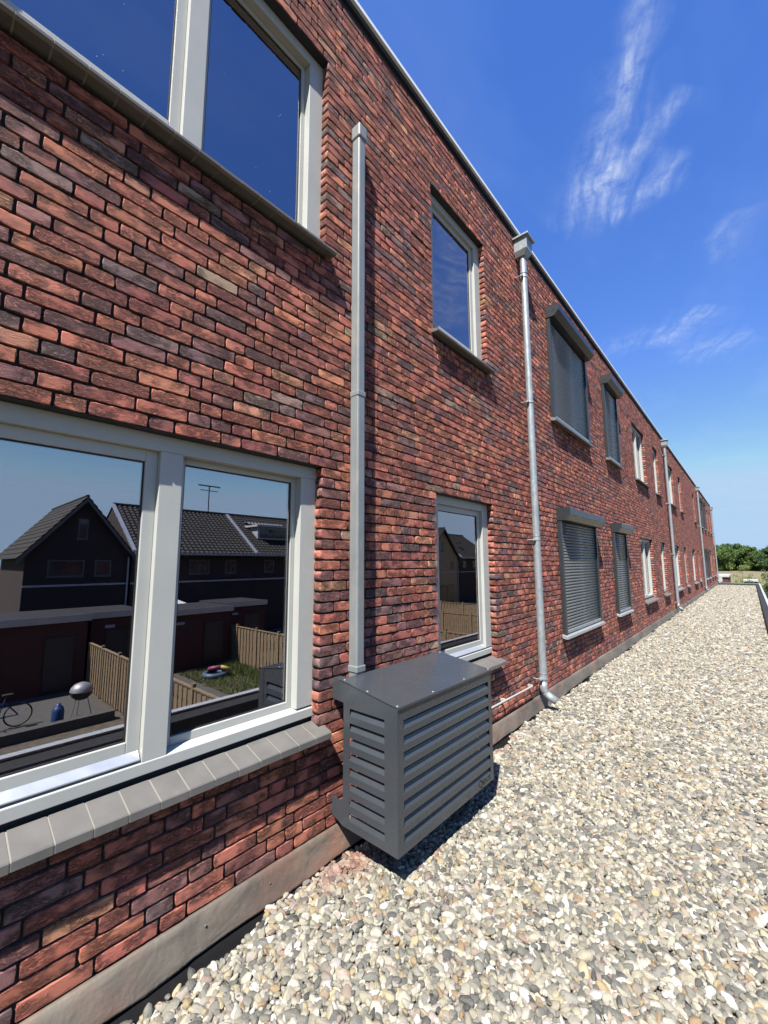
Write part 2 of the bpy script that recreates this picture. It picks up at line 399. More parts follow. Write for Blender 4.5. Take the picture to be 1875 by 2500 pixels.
# ------------------------------------------------------------------ setting
g = MB().add([(-900, -900, GZ), (900, -900, GZ), (900, 1500, GZ), (-900, 1500, GZ)], [(0, 1, 2, 3)]).build('ground', 'dry_grass')
tag(g, kind='structure')
g = MB().add([(2.6, -14, GZ + .004), (24.3, -14, GZ + .004), (24.3, 34, GZ + .004), (2.6, 34, GZ + .004)], [(0, 1, 2, 3)]).build('garden_soil', 'garden_soil')
tag(g, kind='structure')
g = MB().add([(13.2, 0.2, GZ + .03), (17.6, 0.2, GZ + .03), (17.6, 4.7, GZ + .03), (13.2, 4.7, GZ + .03)], [(0, 1, 2, 3)]).build('patio_paving', 'paving')
tag(g, kind='structure')
g = MB().box(10.5, 16.0, 7.2, 8.0, GZ + .0, GZ + .035).build('garden_path', 'paving'); tag(g, kind='structure')

# ------------------------------------------------------------------ the brick building
BLD = empty('brick_building', (0, 18.6, GZ))
tag(BLD, 'long two-storey red brick facade with grey framed windows rising beside the pebbled roof', 'building')
HEAD_L, HEAD_U = 2.175, 5.04
SILL_L, SILL_U = 0.70, 3.62
WIN = [  # y0, y1, storey, panes, opening sash bays
    (-0.12, 1.595, 'L', 2), (-0.12, 1.595, 'U', 2), (2.815, 3.815, 'L', 1), (2.815, 3.815, 'U', 1),
    (11.35, 12.93, 'L', 2), (11.35, 12.93, 'U', 2), (14.25, 15.15, 'L', 1), (14.25, 15.15, 'U', 1),
    (17.0, 18.57, 'L', 2), (17.0, 18.57, 'U', 2), (20.0, 20.85, 'L', 1), (20.0, 20.85, 'U', 1),
    (22.95, 24.35, 'L', 2), (25.6, 26.45, 'L', 1), (25.6, 26.45, 'U', 1),
    (34.4, 35.4, 'L', 1), (34.4, 35.4, 'U', 1), (36.9, 37.8, 'L', 1), (36.9, 37.8, 'U', 1)]
OPEN = [(a, b, SILL_L - 0.045 if s == 'L' else SILL_U - 0.045, HEAD_L if s == 'L' else HEAD_U) for a, b, s, n in WIN]

# mortar core: one wall with the openings cut through
ys = sorted(set([YA, YB] + [v for o in OPEN for v in (o[0] - .012, o[1] + .012)]))
core = MB()
for a, b in zip(ys[:-1], ys[1:]):
    m_ = (a + b) / 2; holes = sorted([(o[2] - .012, o[3] + .012) for o in OPEN if o[0] - .012 < m_ < o[1] + .012])
    z = -0.35
    for h0, h1 in holes + [(ZTOP, None)]:
        core.box(-0.32, -0.0105, a, b, z, h0)
        z = h1
wall = core.build('wall', 'mortar', BLD)
wall['label'] = 'dark recessed mortar behind the red bricks'
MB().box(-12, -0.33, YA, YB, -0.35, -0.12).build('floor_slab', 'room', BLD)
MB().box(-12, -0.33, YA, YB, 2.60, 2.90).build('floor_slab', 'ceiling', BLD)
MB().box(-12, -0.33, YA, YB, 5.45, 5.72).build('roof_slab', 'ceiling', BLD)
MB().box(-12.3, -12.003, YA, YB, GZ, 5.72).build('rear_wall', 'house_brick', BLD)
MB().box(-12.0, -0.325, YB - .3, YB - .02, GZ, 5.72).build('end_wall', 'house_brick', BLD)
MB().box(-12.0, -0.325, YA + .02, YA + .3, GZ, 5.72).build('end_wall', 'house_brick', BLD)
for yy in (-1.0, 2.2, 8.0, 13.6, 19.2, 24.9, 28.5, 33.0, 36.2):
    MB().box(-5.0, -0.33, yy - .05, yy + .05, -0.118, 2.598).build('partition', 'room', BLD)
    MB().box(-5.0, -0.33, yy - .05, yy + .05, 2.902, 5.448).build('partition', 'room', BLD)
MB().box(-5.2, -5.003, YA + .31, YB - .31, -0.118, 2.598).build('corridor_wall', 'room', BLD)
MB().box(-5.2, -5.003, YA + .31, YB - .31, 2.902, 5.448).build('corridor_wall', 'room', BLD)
# ground storey under the pebbled roof
MB().box(-0.3, 2.30, YA, 37.95, GZ, -0.36).build('lower_wall', 'house_brick', BLD)

# ---- bricks, laid in wild bond
PITCH = 0.06228; BH = 0.0530; JT = 0.0092
PAL = [((0.395, 0.128, 0.088), 30), ((0.460, 0.162, 0.100), 22), ((0.315, 0.103, 0.082), 18), ((0.240, 0.108, 0.102), 16), ((0.185, 0.115, 0.112), 8),
       ((0.49, 0.230, 0.138), 4), ((0.30, 0.20, 0.148), 2)]
PW = np.array([w for _, w in PAL], float); PW /= PW.sum()
rows = []
k0 = int(round((0.085 - HEAD_L) / PITCH)); k1 = int((ZTOP - 0.002 - HEAD_L) / PITCH)
bricks = []                                  # y0,y1,z0,z1,depth
prev = []
for k in range(k0, k1):
    z0 = HEAD_L + k * PITCH + (PITCH - BH); z1 = z0 + BH; z0 -= 0.0
    zm = (z0 + z1) / 2
    cuts = sorted([(o[0], o[1]) for o in OPEN if o[2] < zm < o[3]])
    ivs, a = [], YA
    for c0, c1 in cuts: ivs.append((a, c0)); a = c1
    ivs.append((a, YB))
    joints = []
    for a, b in ivs:
        y = a; first = True
        while b - y > 0.03:
            best = None
            for tr in range(14):
                if first: L_ = [0.21, 0.10, 0.155][(k + tr) % 3] if a > YA else random.choice([0.21, 0.1, 0.155])
                else: L_ = 0.155 if tr > 10 else (0.21 if random.random() < 0.64 else 0.10)
                e = y + L_
                if all(abs(e - q) > 0.028 for q in prev if abs(q - e) < 0.1): best = L_; break
            if best is None: best = L_
            e = y + best
            if b - e < 0.065: e = b if b - y < 0.245 else b - 0.11
            dep = 0.018
            if y - a < 1e-6 and a > YA or abs(e - b) < 1e-6 and b < YB: dep = 0.064
            for o in OPEN:
                if y < o[1] and e > o[0] and 0 < z0 - o[3] + 0.02 < PITCH: dep = 0.064
                if y < o[1] and e > o[0] and 0 < o[2] - z1 + 0.02 < PITCH: dep = 0.055
            bricks.append((y, e, z0, z1, dep)); y = e + JT; joints.append(e); first = False
    prev = joints
BR = np.array(bricks)
cen = np.stack([np.zeros(len(BR)), (BR[:, 0] + BR[:, 1]) / 2, (BR[:, 2] + BR[:, 3]) / 2], 1)
def quad_area():
    def P(y, z): return project(np.stack([np.zeros(len(BR)), y, z], 1))
    p = [P(BR[:, i], BR[:, j]) for i, j in ((0, 2), (1, 2), (1, 3), (0, 3))]
    ar = 0
    for i in range(4):
        q, r_ = p[i], p[(i + 1) % 4]; ar = ar + q[:, 0] * r_[:, 1] - r_[:, 0] * q[:, 1]
    c = project(cen)
    inside = (c[:, 0] > 5) & (c[:, 0] < 1870) & (c[:, 1] > 5) & (c[:, 1] < 2495) & (c[:, 2] > 0.1)
    return np.where(inside, np.abs(ar) / 2, 0)
area = quad_area()
single = set(np.argsort(-area)[:300].tolist())

def brick_geo(b, detail, r):
    y0, y1, z0, z1, dep = b
    L_, H_ = y1 - y0, z1 - z0
    sk = r.normal(0, 0.0010, 4)
    nx = max(3, int(round(L_ / 0.022))) if detail else 1
    nz = 3 if detail else 1
    bulge = r.normal(0, 0.0014); tilt = r.normal(0, 0.0011); yawb = r.normal(0, 0.0012)
    def pt(i, j, ins, x, amp):
        u, v = i / nx, j / nz
        y = y0 + ins + (L_ - 2 * ins) * u; z = z0 + ins + (H_ - 2 * ins) * v
        if detail:
            cu, cv = min(u, 1 - u), min(v, 1 - v)
            if cu == 0 and cv == 0:
                y += 0.0016 * (1 if u == 0 else -1); z += 0.0012 * (1 if v == 0 else -1)
            y += r.normal(0, amp) * (1 if cu == 0 else 0.4); z += r.normal(0, amp * 0.85)
        else:
            y += r.normal(0, 0.0009); z += r.normal(0, 0.0008)
        return (x + (r.normal(0, amp * 0.30) if detail else 0) + bulge + tilt * (v - 0.5) + yawb * (u - 0.5), y, z)
    per = [(i, 0) for i in range(nx)] + [(nx, j) for j in range(nz)] + [(i, nz) for i in range(nx, 0, -1)] + [(0, j) for j in range(nz, 0, -1)]
    n = len(per)
    back = [pt(i, j, 0.0, -dep, 0.0) for i, j in per]
    mid = [pt(i, j, 0.0, -0.0026, 0.0012) for i, j in per]
    V = back + mid; F = []
    idx = {}
    for j in range(nz + 1):
        for i in range(nx + 1):
            edge = i in (0, nx) or j in (0, nz)
            idx[(i, j)] = len(V)
            V.append(pt(i, j, 0.0019, 0.0 if edge else 0.0003, 0.0010))
    rim = len(V)
    V += [V[idx[q]] for q in per]                       # the arris has its own ring so that the face stays flat
    for k in range(n):
        k2 = (k + 1) % n
        F.append((k, k2, n + k2, n + k)); F.append((n + k, n + k2, rim + k2, rim + k))
    for j in range(nz):
        for i in range(nx): F.append((idx[(i, j)], idx[(i + 1, j)], idx[(i + 1, j + 1)], idx[(i, j + 1)]))
    return V, F
def brick_col(r):
    c = np.array(PAL[r.choice(len(PAL), p=PW)][0]) * r.uniform(0.82, 1.22) * r.uniform(0.94, 1.06, 3)
    return (*c, r.random())
def mesh_with_col(name, V, F, cols_per_vert, smooth=True):
    me = bpy.data.meshes.new(name); me.from_pydata(V, [], F)
    at = me.attributes.new('Col', 'FLOAT_COLOR', 'POINT'); at.data.foreach_set('color', np.asarray(cols_per_vert, np.float32).ravel())
    if smooth: me.polygons.foreach_set('use_smooth', [True] * len(me.polygons))
    me.materials.append(MAT['brick']); me.update(); return me
VV, FF, CC = [], [], []
for i, b in enumerate(bricks):
    detail = cen[i, 1] < 6.5
    V, F = brick_geo(b, detail, rng); c = brick_col(rng)
    if i in single:
        o3 = cen[i]
        me = mesh_with_col('brick', [tuple(np.array(v) - o3) for v in V], F, [c] * len(V))
        ob = bpy.data.objects.new('brick', me); ob.location = o3; COL.objects.link(ob); setpar(ob, wall)
    else:
        o_ = len(VV); VV += V; FF += [tuple(q + o_ for q in f) for f in F]; CC += [c] * len(V)
me = mesh_with_col('brickwork', VV, FF, CC)
ob = bpy.data.objects.new('brickwork', me); COL.objects.link(ob); setpar(ob, wall)
tag(ob, kind='stuff'); ob['label'] = 'rest of the red and purple hand-formed bricks in wild bond'

# ---- coping along the roof edge
MB().prism_y([(-0.35, 5.766), (0.034, 5.766), (0.034, 5.802), (0.028, 5.810), (-0.35, 5.822)], YA, YB + .03).build('coping', 'coping_metal', BLD, bevel=0.003)
MB().box(-0.34, 0.012, YA, YB + .01, 5.7205, 5.7655).build('coping_shadow', 'gasket', BLD)  # black strip set in as the shadow line below the coping

# ---- lead flashing with its wrinkles
def flashing():
    mb = MB(); n = int((YB - YA) / 0.035); prof = [(0.004, 0.128), (0.016, 0.122), (0.024, 0.100), (0.036, 0.066), (0.048, 0.030), (0.056, 0.004), (0.058, -0.004)]
    ph = rng.uniform(0, 6.28, 40); fr = rng.uniform(1.2, 16, 40); am = rng.uniform(0.2, 1, 40) / np.sqrt(fr)
    rows_ = []
    for i in range(n + 1):
        y = YA + (YB - YA) * i / n
        w = float(np.sum(am[:20] * np.sin(fr[:20] * y + ph[:20]))) / 4.5; w2 = float(np.sum(am[20:] * np.sin(fr[20:] * y * 1.6 + ph[20:]))) / 4.5
        row = []
        for j, (x, z) in enumerate(prof):
            f_ = j / (len(prof) - 1)
            x = x + 0.006 * (((y + 0.35) / 1.25) % 1.0)
            row.append((x + 0.018 * w * f_ + 0.012 * w2 * math.sin(3.1 * f_) + rng.normal(0, 0.0008), y, z + 0.018 * w2 * f_ ** 2 + 0.006 * w * (1 - f_)))
        rows_.append(row)
    m = len(prof)
    return mb.add([p for r_ in rows_ for p in r_], [(i * m + j, (i + 1) * m + j, (i + 1) * m + j + 1, i * m + j + 1) for i in range(n) for j in range(m - 1)])
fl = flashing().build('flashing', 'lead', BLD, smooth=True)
fl['label'] = 'wrinkled lead flashing with orange brick dust'
for k in range(26):
    yk = 0.22 + k * 0.36
    MB().lathe([(0.0055, 0.0), (0.0045, 0.0016), (0.0, 0.0022)], (0, 0, 0), 10).build('fixing', 'lead', fl, smooth=True)
    fx = bpy.data.objects[[o.name for o in fl.children][-1]]; fx.rotation_euler = (0, R(72), 0); fx.location = (0.040, yk + random.uniform(-.03, .03), 0.068 + random.uniform(-.01, .01))
sol = fl.modifiers.new('thick', 'SOLIDIFY'); sol.thickness = 0.003; sol.offset = -1

# ---- windows
def make_window(y0, y1, st, panes, near):
    zb, zh = (SILL_L, HEAD_L) if st == 'L' else (SILL_U, HEAD_U)
    e = 0.012; XF, XK = -0.062, -0.167
    a, b = y0 - e, y1 + e
    top, bot = zh + e - 0.006, zb + 0.032
    JW, HW, BW = 0.120, 0.074, 0.060
    fr = MB()
    fr.box(XK, XF, a, a + JW, bot + BW, top - HW); fr.box(XK, XF, b - JW, b, bot + BW, top - HW)
    fr.box(XK, XF, a, b, top - HW, top)
    fr.prism_y([(XK, bot), (XF + .006, bot), (XF + .006, bot + .048), (XF - .035, bot + BW), (XK, bot + BW)], a, b)
    w = fr.build('window', 'frame_paint', BLD, bevel=0.003 if near else 0.0, origin=(XF, (y0 + y1) / 2, zb))
    MB().box(XK, XF - .016, a + .001, b - .001, zb - .03, bot - .001).build('overhang_shade', 'gasket', w)  # black strip standing in for the shade under the frame overhang
    i0, i1, j0, j1 = a + JW, b - JW, bot + BW, top - HW
    mull = []
    if panes == 2:
        my = (0.703, 0.803) if y0 < 0 else ((y0 + y1) / 2 - .05, (y0 + y1) / 2 + .05)
        mull.append(my); MB().box(XK, XF + .002, my[0], my[1], j0 - .012, j1).build('mullion', 'frame_paint', w, bevel=0.003 if near else 0.0)
    bays = [(i0, i1)] if not mull else [(i0, mull[0][0]), (mull[0][1], i1)]
    for q, (p0, p1) in enumerate(bays):
        sash = (q == 0)
        xs = -0.090 if sash else -0.112
        sw = 0.052 if sash else 0.030
        sb = MB()
        zb_ = j0 + (0.012 if sash else 0.0)
        for (u0, u1, v0, v1) in ((p0, p0 + sw, zb_, j1), (p1 - sw, p1, zb_, j1), (p0 + sw, p1 - sw, j1 - sw, j1), (p0 + sw, p1 - sw, zb_, zb_ + sw * 1.25)):
            sb.box(XK + .012, xs, u0, u1, v0, v1)
        sb.build('sash' if sash else 'glazing_bead', 'frame_paint', w, bevel=0.003 if near else 0.0)
        g0, g1, h0, h1 = p0 + sw, p1 - sw, zb_ + sw * 1.25, j1 - sw
        if near:
            gk = MB()
            for (u0, u1, v0, v1) in ((g0, g0 + .006, h0, h1), (g1 - .006, g1, h0, h1), (g0 + .006, g1 - .006, h1 - .006, h1), (g0 + .006, g1 - .006, h0, h0 + .006)):
                gk.box(xs - .022, xs - .010, u0, u1, v0, v1)
            gk.build('gasket', 'gasket', w)
            if sash: MB().prism_y([(-0.090, j0 + .001), (-0.060, j0 + .001), (-0.060, j0 + .006), (-0.0895, j0 + .034)], p0 + .006, p1 - .006).build('drip_rail', 'aluminium', w)
        MB().box(xs - .020, xs - .014, g0, g1, h0, h1).build('pane', 'glass', w)
    MB().box(XF - .02, -0.007, y0 - .05, y1 + .05, zh + .0065, zh + .0105).build('lintel', 'gasket', w)
    # inside: window board
    MB().box(-0.42, XK - .002, a + .01, b - .01, bot + .02, bot + .05).build('window_board', 'inner_sill', w)
    # sill outside: glazed tiles, falling to the front
    s0, s1 = y0 - 0.035, y1 + 0.035
    zt = zb + 0.006
    lip = 0.0 if st == 'L' else 0.016
    prof = [(XF + .002, zt - .045), (XF + .002, zt), (0.070, zt - .036), (0.074, zt - .041), (0.074, zt - .070 + lip), (0.058, zt - .076 + lip), (0.0045, zt - .052), (0.0045, zt - .046)]
    if near:
        n = int(round((s1 - s0) / 0.111)); step = (s1 - s0) / n
        first = None
        for t in range(n):
            # the ends beyond the jambs are cut back to the wall face
            ya, yb = s0 + t * step + (.003 if t else 0), s0 + (t + 1) * step - (.003 if t < n - 1 else 0)
            pr = prof
            dz = random.uniform(-.0012, .0012)
            mbt = MB()
            if t in (0, n - 1):
                cut = y0 + .002 if t == 0 else y1 - .002
                fr0 = [(0.0045, zt - .046), (0.0045, zt - .0180), (0.070, zt - .036), (0.074, zt - .041), (0.074, zt - .070 + lip), (0.058, zt - .076 + lip), (0.0045, zt - .052)]
                if t == 0: mbt.prism_y(fr0, ya, cut); mbt.prism_y(prof, cut, yb)
                else: mbt.prism_y(prof, ya, cut); mbt.prism_y(fr0, cut, yb)
            else: mbt.prism_y([(x, z + dz) for x, z in prof], ya, yb)
            mbt.build('sill_tile', 'sill_tile', w)
        jb = MB()
        for t in range(1, n):
            yj = s0 + t * step
            jb.prism_y([(XF + .003, zt - .044), (XF + .003, zt - .0018), (0.069, zt - .0376), (0.0725, zt - .042), (0.0725, zt - .069 + lip), (0.058, zt - .0745 + lip), (0.0055, zt - .052)], yj - .0032, yj + .0032)
        jb.build('sill_joint', 'sill_joint', w)
    else:
        mbt = MB().prism_y(prof, y0 + .001, y1 - .001)
        fr0 = [(0.0045, zt - .046), (0.0045, zt - .0180), (0.070, zt - .036), (0.074, zt - .041), (0.074, zt - .070 + lip), (0.058, zt - .076 + lip), (0.0045, zt - .052)]
        mbt.prism_y(fr0, s0, y0 + .001); mbt.prism_y(fr0, y1 - .001, s1)
        mbt.build('sill', 'sill_stone', w)
    return w
for (a, b, s_, n) in WIN:
    w_ = make_window(a, b, s_, n, a < 16)
    if a < 0 and s_ == 'U':
        sp_ = MB(); r_ = random.Random(4)
        for k in range(11):
            yy, zz, rr = r_.uniform(0.15, 1.40), r_.uniform(3.8, 4.6), r_.uniform(.0010, .0022)
            if 0.62 < yy < 0.86: continue
            xs_ = -0.1035 if yy < .7 else -0.1255
            sp_.add([(xs_, yy + rr * math.cos(t_), zz + 1.2 * rr * math.sin(t_)) for t_ in [i * math.pi / 3 for i in range(6)]], [tuple(range(6))])
        sp_.build('dried_specks', 'ceiling', w_)
# pleated blinds half lowered behind two of the upper panes

# ------------------------------------------------------------------ pebbled roof
deck = MB().box(-0.009, 2.30, YA, 37.95, -0.35, -0.028).build('roof_deck', 'grit_bed'); tag(deck, kind='structure')
# black membrane turned up against the wall, and the parapet upstand with its metal edge trim
up = MB().prism_y([(0.0, -0.027), (0.0, 0.04), (0.006, 0.04), (0.022, -0.012), (0.10, -0.022), (0.13, -0.0275)], YA, 37.9).build('roof_membrane', 'membrane')
tag(up, kind='structure')
par = empty('roof_parapet', (2.2, 18, -0.03))
tag(par, 'low black parapet kerb with pale metal edge trim around the pebbled roof', 'parapet')
MB().prism_y([(2.065, -0.027), (2.085, 0.105), (2.235, 0.125), (2.235, -0.027)], YA, 37.95).build('upstand', 'membrane_grey', par)
MB().prism_x([(37.70, -0.027), (37.72, 0.105), (37.95, 0.125), (37.95, -0.027)], 0.06, 2.084).build('upstand', 'membrane_grey', par)
MB().prism_y([(2.2365, -0.3), (2.2365, 0.128), (2.225, 0.133), (2.225, 0.150), (2.305, 0.150), (2.305, -0.3)], YA, 38.05).build('edge_trim', 'edge_trim', par)
MB().prism_x([(37.9515, -0.3), (37.9515, 0.128), (37.94, 0.133), (37.94, 0.150), (38.03, 0.150), (38.03, -0.3)], 0.03, 2.224).build('edge_trim', 'edge_trim', par)

def gravel():
    pts = []
    def band(ya, yb, sp, zlo, zhi, smul):
        ny = int((yb - ya) / (sp * 0.866)); nx = int(2.0 / sp)
        iy, ix = np.meshgrid(np.arange(ny), np.arange(nx), indexing='ij')
        x = 0.06 + (ix + 0.5 * (iy % 2)) * sp; y = ya + iy * sp * 0.866
        x = x + rng.normal(0, sp * 0.26, x.shape); y = y + rng.normal(0, sp * 0.26, y.shape)
        s = np.clip(rng.lognormal(0, 0.28, x.shape), 0.55, 1.9) * smul
        z = rng.uniform(zlo, zhi, x.shape)
        a = np.stack([x, y, z, s], -1).reshape(-1, 4)
        # pebbles stop a hand's breadth short of the wall, unevenly
        edge = 0.092 + 0.03 * np.sin(a[:, 1] * 2.3) + 0.022 * np.sin(a[:, 1] * 7.1 + 1) + 0.015 * np.sin(a[:, 1] * 17 + 2) + rng.normal(0, 0.008, len(a))
        edge = np.where(a[:, 1] > 5, edge - 0.03, edge)
        ok = (a[:, 0] > edge) & (a[:, 0] < 2.062) & (a[:, 1] < 37.68)
        a[:, 2] -= np.clip(0.05 - (a[:, 0] - edge) * 0.25, 0, 0.05) * 0.3
        pts.append(a[ok])
    band(-0.6, 3.6, 0.0200, -0.016, -0.005, 1.0); band(-0.6, 3.6, 0.0230, -0.002, 0.006, 1.0)
    band(3.6, 9.0, 0.0230, -0.016, -0.006, 1.06); band(3.6, 9.0, 0.0270, -0.003, 0.006, 1.08)
    band(9.0, 18.0, 0.0310, -0.014, -0.004, 1.35); band(9.0, 18.0, 0.040, -0.002, 0.006, 1.3)
    band(18.0, 37.7, 0.0400, -0.014, -0.002, 1.7); band(18.0, 37.7, 0.06, -0.002, 0.006, 1.6)
    band(-2.0, -0.6, 0.0260, -0.012, 0.0, 1.2)
    P = np.concatenate(pts); n = len(P)
    me = bpy.data.meshes.new('pebbles'); me.vertices.add(n); me.vertices.foreach_set('co', P[:, :3].ravel())
    def att(name, typ, data):
        at = me.attributes.new(name, typ, 'POINT')
        at.data.foreach_set('vector' if typ == 'FLOAT_VECTOR' else 'value', np.ascontiguousarray(data, np.float32 if typ != 'INT' else np.int32).ravel())
    rot = np.stack([rng.normal(0, 0.38, n), rng.normal(0, 0.38, n), rng.uniform(0, 6.283, n)], 1)
    att('rot', 'FLOAT_VECTOR', rot)
    base = 0.0136
    sc = np.stack([P[:, 3] * rng.uniform(0.90, 1.6, n), P[:, 3] * rng.uniform(0.75, 1.02, n), P[:, 3] * rng.uniform(0.45, 0.75, n)], 1) * base
    att('sc', 'FLOAT_VECTOR', sc); att('var', 'INT', rng.integers(0, 10, n)); att('rnd', 'FLOAT', rng.random(n))
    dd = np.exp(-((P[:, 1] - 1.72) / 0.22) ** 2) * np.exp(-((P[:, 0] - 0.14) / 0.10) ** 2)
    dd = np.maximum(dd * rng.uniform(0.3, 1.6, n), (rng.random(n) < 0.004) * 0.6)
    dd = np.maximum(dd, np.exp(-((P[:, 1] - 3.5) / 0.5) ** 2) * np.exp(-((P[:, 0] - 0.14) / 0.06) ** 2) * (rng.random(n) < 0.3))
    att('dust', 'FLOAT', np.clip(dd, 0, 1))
    ob = bpy.data.objects.new('pebbles', me); COL.objects.link(ob)
    ng = bpy.data.node_groups.new('pebbles', 'GeometryNodeTree')
    ng.interface.new_socket('Geometry', in_out='INPUT', socket_type='NodeSocketGeometry'); ng.interface.new_socket('Geometry', in_out='OUTPUT', socket_type='NodeSocketGeometry')
    N = lambda t: ng.nodes.new(t); Lk = lambda a, b: ng.links.new(a, b)
    gi, go = N('NodeGroupInput'), N('NodeGroupOutput')
    join = N('GeometryNodeJoinGeometry')
    outs = []
    for i in range(10):
        ic = N('GeometryNodeMeshIcoSphere'); ic.inputs['Radius'].default_value = 1.0; ic.inputs['Subdivisions'].default_value = 3
        ps = N('GeometryNodeInputPosition')
        nz = N('ShaderNodeTexNoise'); nz.noise_dimensions = '4D'; nz.inputs['W'].default_value = i * 7.3; nz.inputs['Scale'].default_value = 0.75; nz.inputs['Detail'].default_value = 1.5
        Lk(ps.outputs[0], nz.inputs['Vector'])
        sub = N('ShaderNodeVectorMath'); sub.operation = 'SUBTRACT'; sub.inputs[1].default_value = (0.5, 0.5, 0.5); Lk(nz.outputs['Color'], sub.inputs[0])
        mul = N('ShaderNodeVectorMath'); mul.operation = 'SCALE'; mul.inputs['Scale'].default_value = 1.15; Lk(sub.outputs[0], mul.inputs[0])
        sp = N('GeometryNodeSetPosition'); Lk(ic.outputs['Mesh'], sp.inputs['Geometry']); Lk(mul.outputs[0], sp.inputs['Offset'])
        sm = N('GeometryNodeSetShadeSmooth'); Lk(sp.outputs[0], sm.inputs['Geometry'])
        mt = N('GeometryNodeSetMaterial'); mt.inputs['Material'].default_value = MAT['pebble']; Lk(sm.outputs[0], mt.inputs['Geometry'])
        gti = N('GeometryNodeGeometryToInstance'); Lk(mt.outputs[0], gti.inputs[0]); outs.append(gti)
    for o_ in reversed(outs): Lk(o_.outputs[0], join.inputs[0])
    ip = N('GeometryNodeInstanceOnPoints'); Lk(gi.outputs[0], ip.inputs['Points']); Lk(join.outputs[0], ip.inputs['Instance'])
    ip.inputs['Pick Instance'].default_value = True
    def named(nm, typ):
        q = N('GeometryNodeInputNamedAttribute'); q.data_type = typ; q.inputs['Name'].default_value = nm; return q.outputs['Attribute']
    Lk(named('var', 'INT'), ip.inputs['Instance Index'])
    e2r = N('FunctionNodeEulerToRotation'); Lk(named('rot', 'FLOAT_VECTOR'), e2r.inputs[0]); Lk(e2r.outputs[0], ip.inputs['Rotation'])
    Lk(named('sc', 'FLOAT_VECTOR'), ip.inputs['Scale']); Lk(ip.outputs[0], go.inputs[0])
    md = ob.modifiers.new('scatter', 'NODES'); md.node_group = ng
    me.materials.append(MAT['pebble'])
    tag(ob, 'loose rounded cream, tan and grey pebbles spread over the flat roof', 'pebbles', kind='stuff')
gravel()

# ------------------------------------------------------------------ roller shutters
def make_shutter(y0, y1, zs, zt, up, label):
    root = empty('roller_shutter', (0.01, (y0 + y1) / 2, zs)); tag(root, label, 'shutter', 'roller shutters on the brick wall')
    sm = 'slat_dark' if up else 'slat'
    BX = 0.185
    H = 0.165
    box = MB().prism_y([(0.006, zt), (BX - .012, zt), (BX, zt - .012), (BX, zt - .095), (BX - .065, zt - H), (0.006, zt - H)], y0 - .012, y1 + .012).build('shutter_box', 'anthracite', root, bevel=0.003)
    for s_ in (0, 1):
        y = y0 - .0165 if s_ == 0 else y1 + .0125
        MB().prism_y([(0.006, zt + .002), (BX - .01, zt + .002), (BX + .002, zt - .011), (BX + .002, zt - .096), (BX - .064, zt - H - .002), (0.006, zt - H - .002)], y, y + .004).build('end_cap', 'anthracite', box)
    for yy in (y0 - .008, y1 - .052):
        rb = MB().box(0.006, 0.052, yy, yy + .060, zs + .012, zt - H - .003).build('guide_rail', 'anthracite', root, bevel=0.002)
    a, b = y0 + .053, y1 - .053
    pitch = 0.041; n = int((zt - H - zs - 0.05) / pitch)
    prof = []
    for t in range(6):
        v = t / 5; prof.append((0.026 + 0.0075 * math.sin(math.pi * v), v * (pitch - .006)))
    prof = prof + [(x - .004, z) for x, z in reversed(prof)]
    base = MB().prism_y(prof, a - (y0 + y1) / 2, b - (y0 + y1) / 2).mesh('slat'); base.materials.append(MAT[sm])
    base.polygons.foreach_set('use_smooth', [len(p.vertices) == 4 for p in base.polygons])
    for k in range(n):
        o = bpy.data.objects.new('slat', base); o.location = (0, (y0 + y1) / 2, zs + .055 + k * pitch); COL.objects.link(o); setpar(o, root)
    MB().box(0.012, 0.021, a, b, zs + .012, zt - H).build('curtain_lining', 'gasket', root)
    MB().box(0.018, 0.046, a, b, zs + .014, zs + .052).build('bottom_bar', 'galvanised', root, bevel=0.003)
    MB().prism_y([(0.006, zs - .035), (0.006, zs + .011), (0.062, zs - .006), (0.078, zs - .012), (0.078, zs - .045), (0.05, zs - .045)], y0 - .04, y1 + .04).build('sill', 'aluminium' if not up else 'sill_stone', root, bevel=0.002)
    return root
make_shutter(5.67, 7.40, 0.665, 2.325, False, 'wide grey slatted roller shutter beside the round downpipe, above the lead flashing')
make_shutter(8.585, 9.63, 0.665, 2.325, False, 'narrow grey slatted roller shutter next to the wide one, lower storey')
make_shutter(5.67, 7.40, 3.575, 5.22, True, 'wide dark roller shutter reflecting blue sky under the roof edge')
make_shutter(8.585, 9.63, 3.575, 5.22, True, 'narrow dark roller shutter under the roof edge, upper storey')
for y0_, y1_ in ((29.4, 30.5), (31.7, 32.7)):
    for zs_, zt_, u_ in ((0.665, 2.325, False), (3.575, 5.22, True)):
        make_shutter(y0_, y1_, zs_, zt_, u_, 'small far dark roller shutter, %s after the third downpipe, %s storey' % ('first' if y0_ < 31 else 'second', 'upper' if u_ else 'lower'))

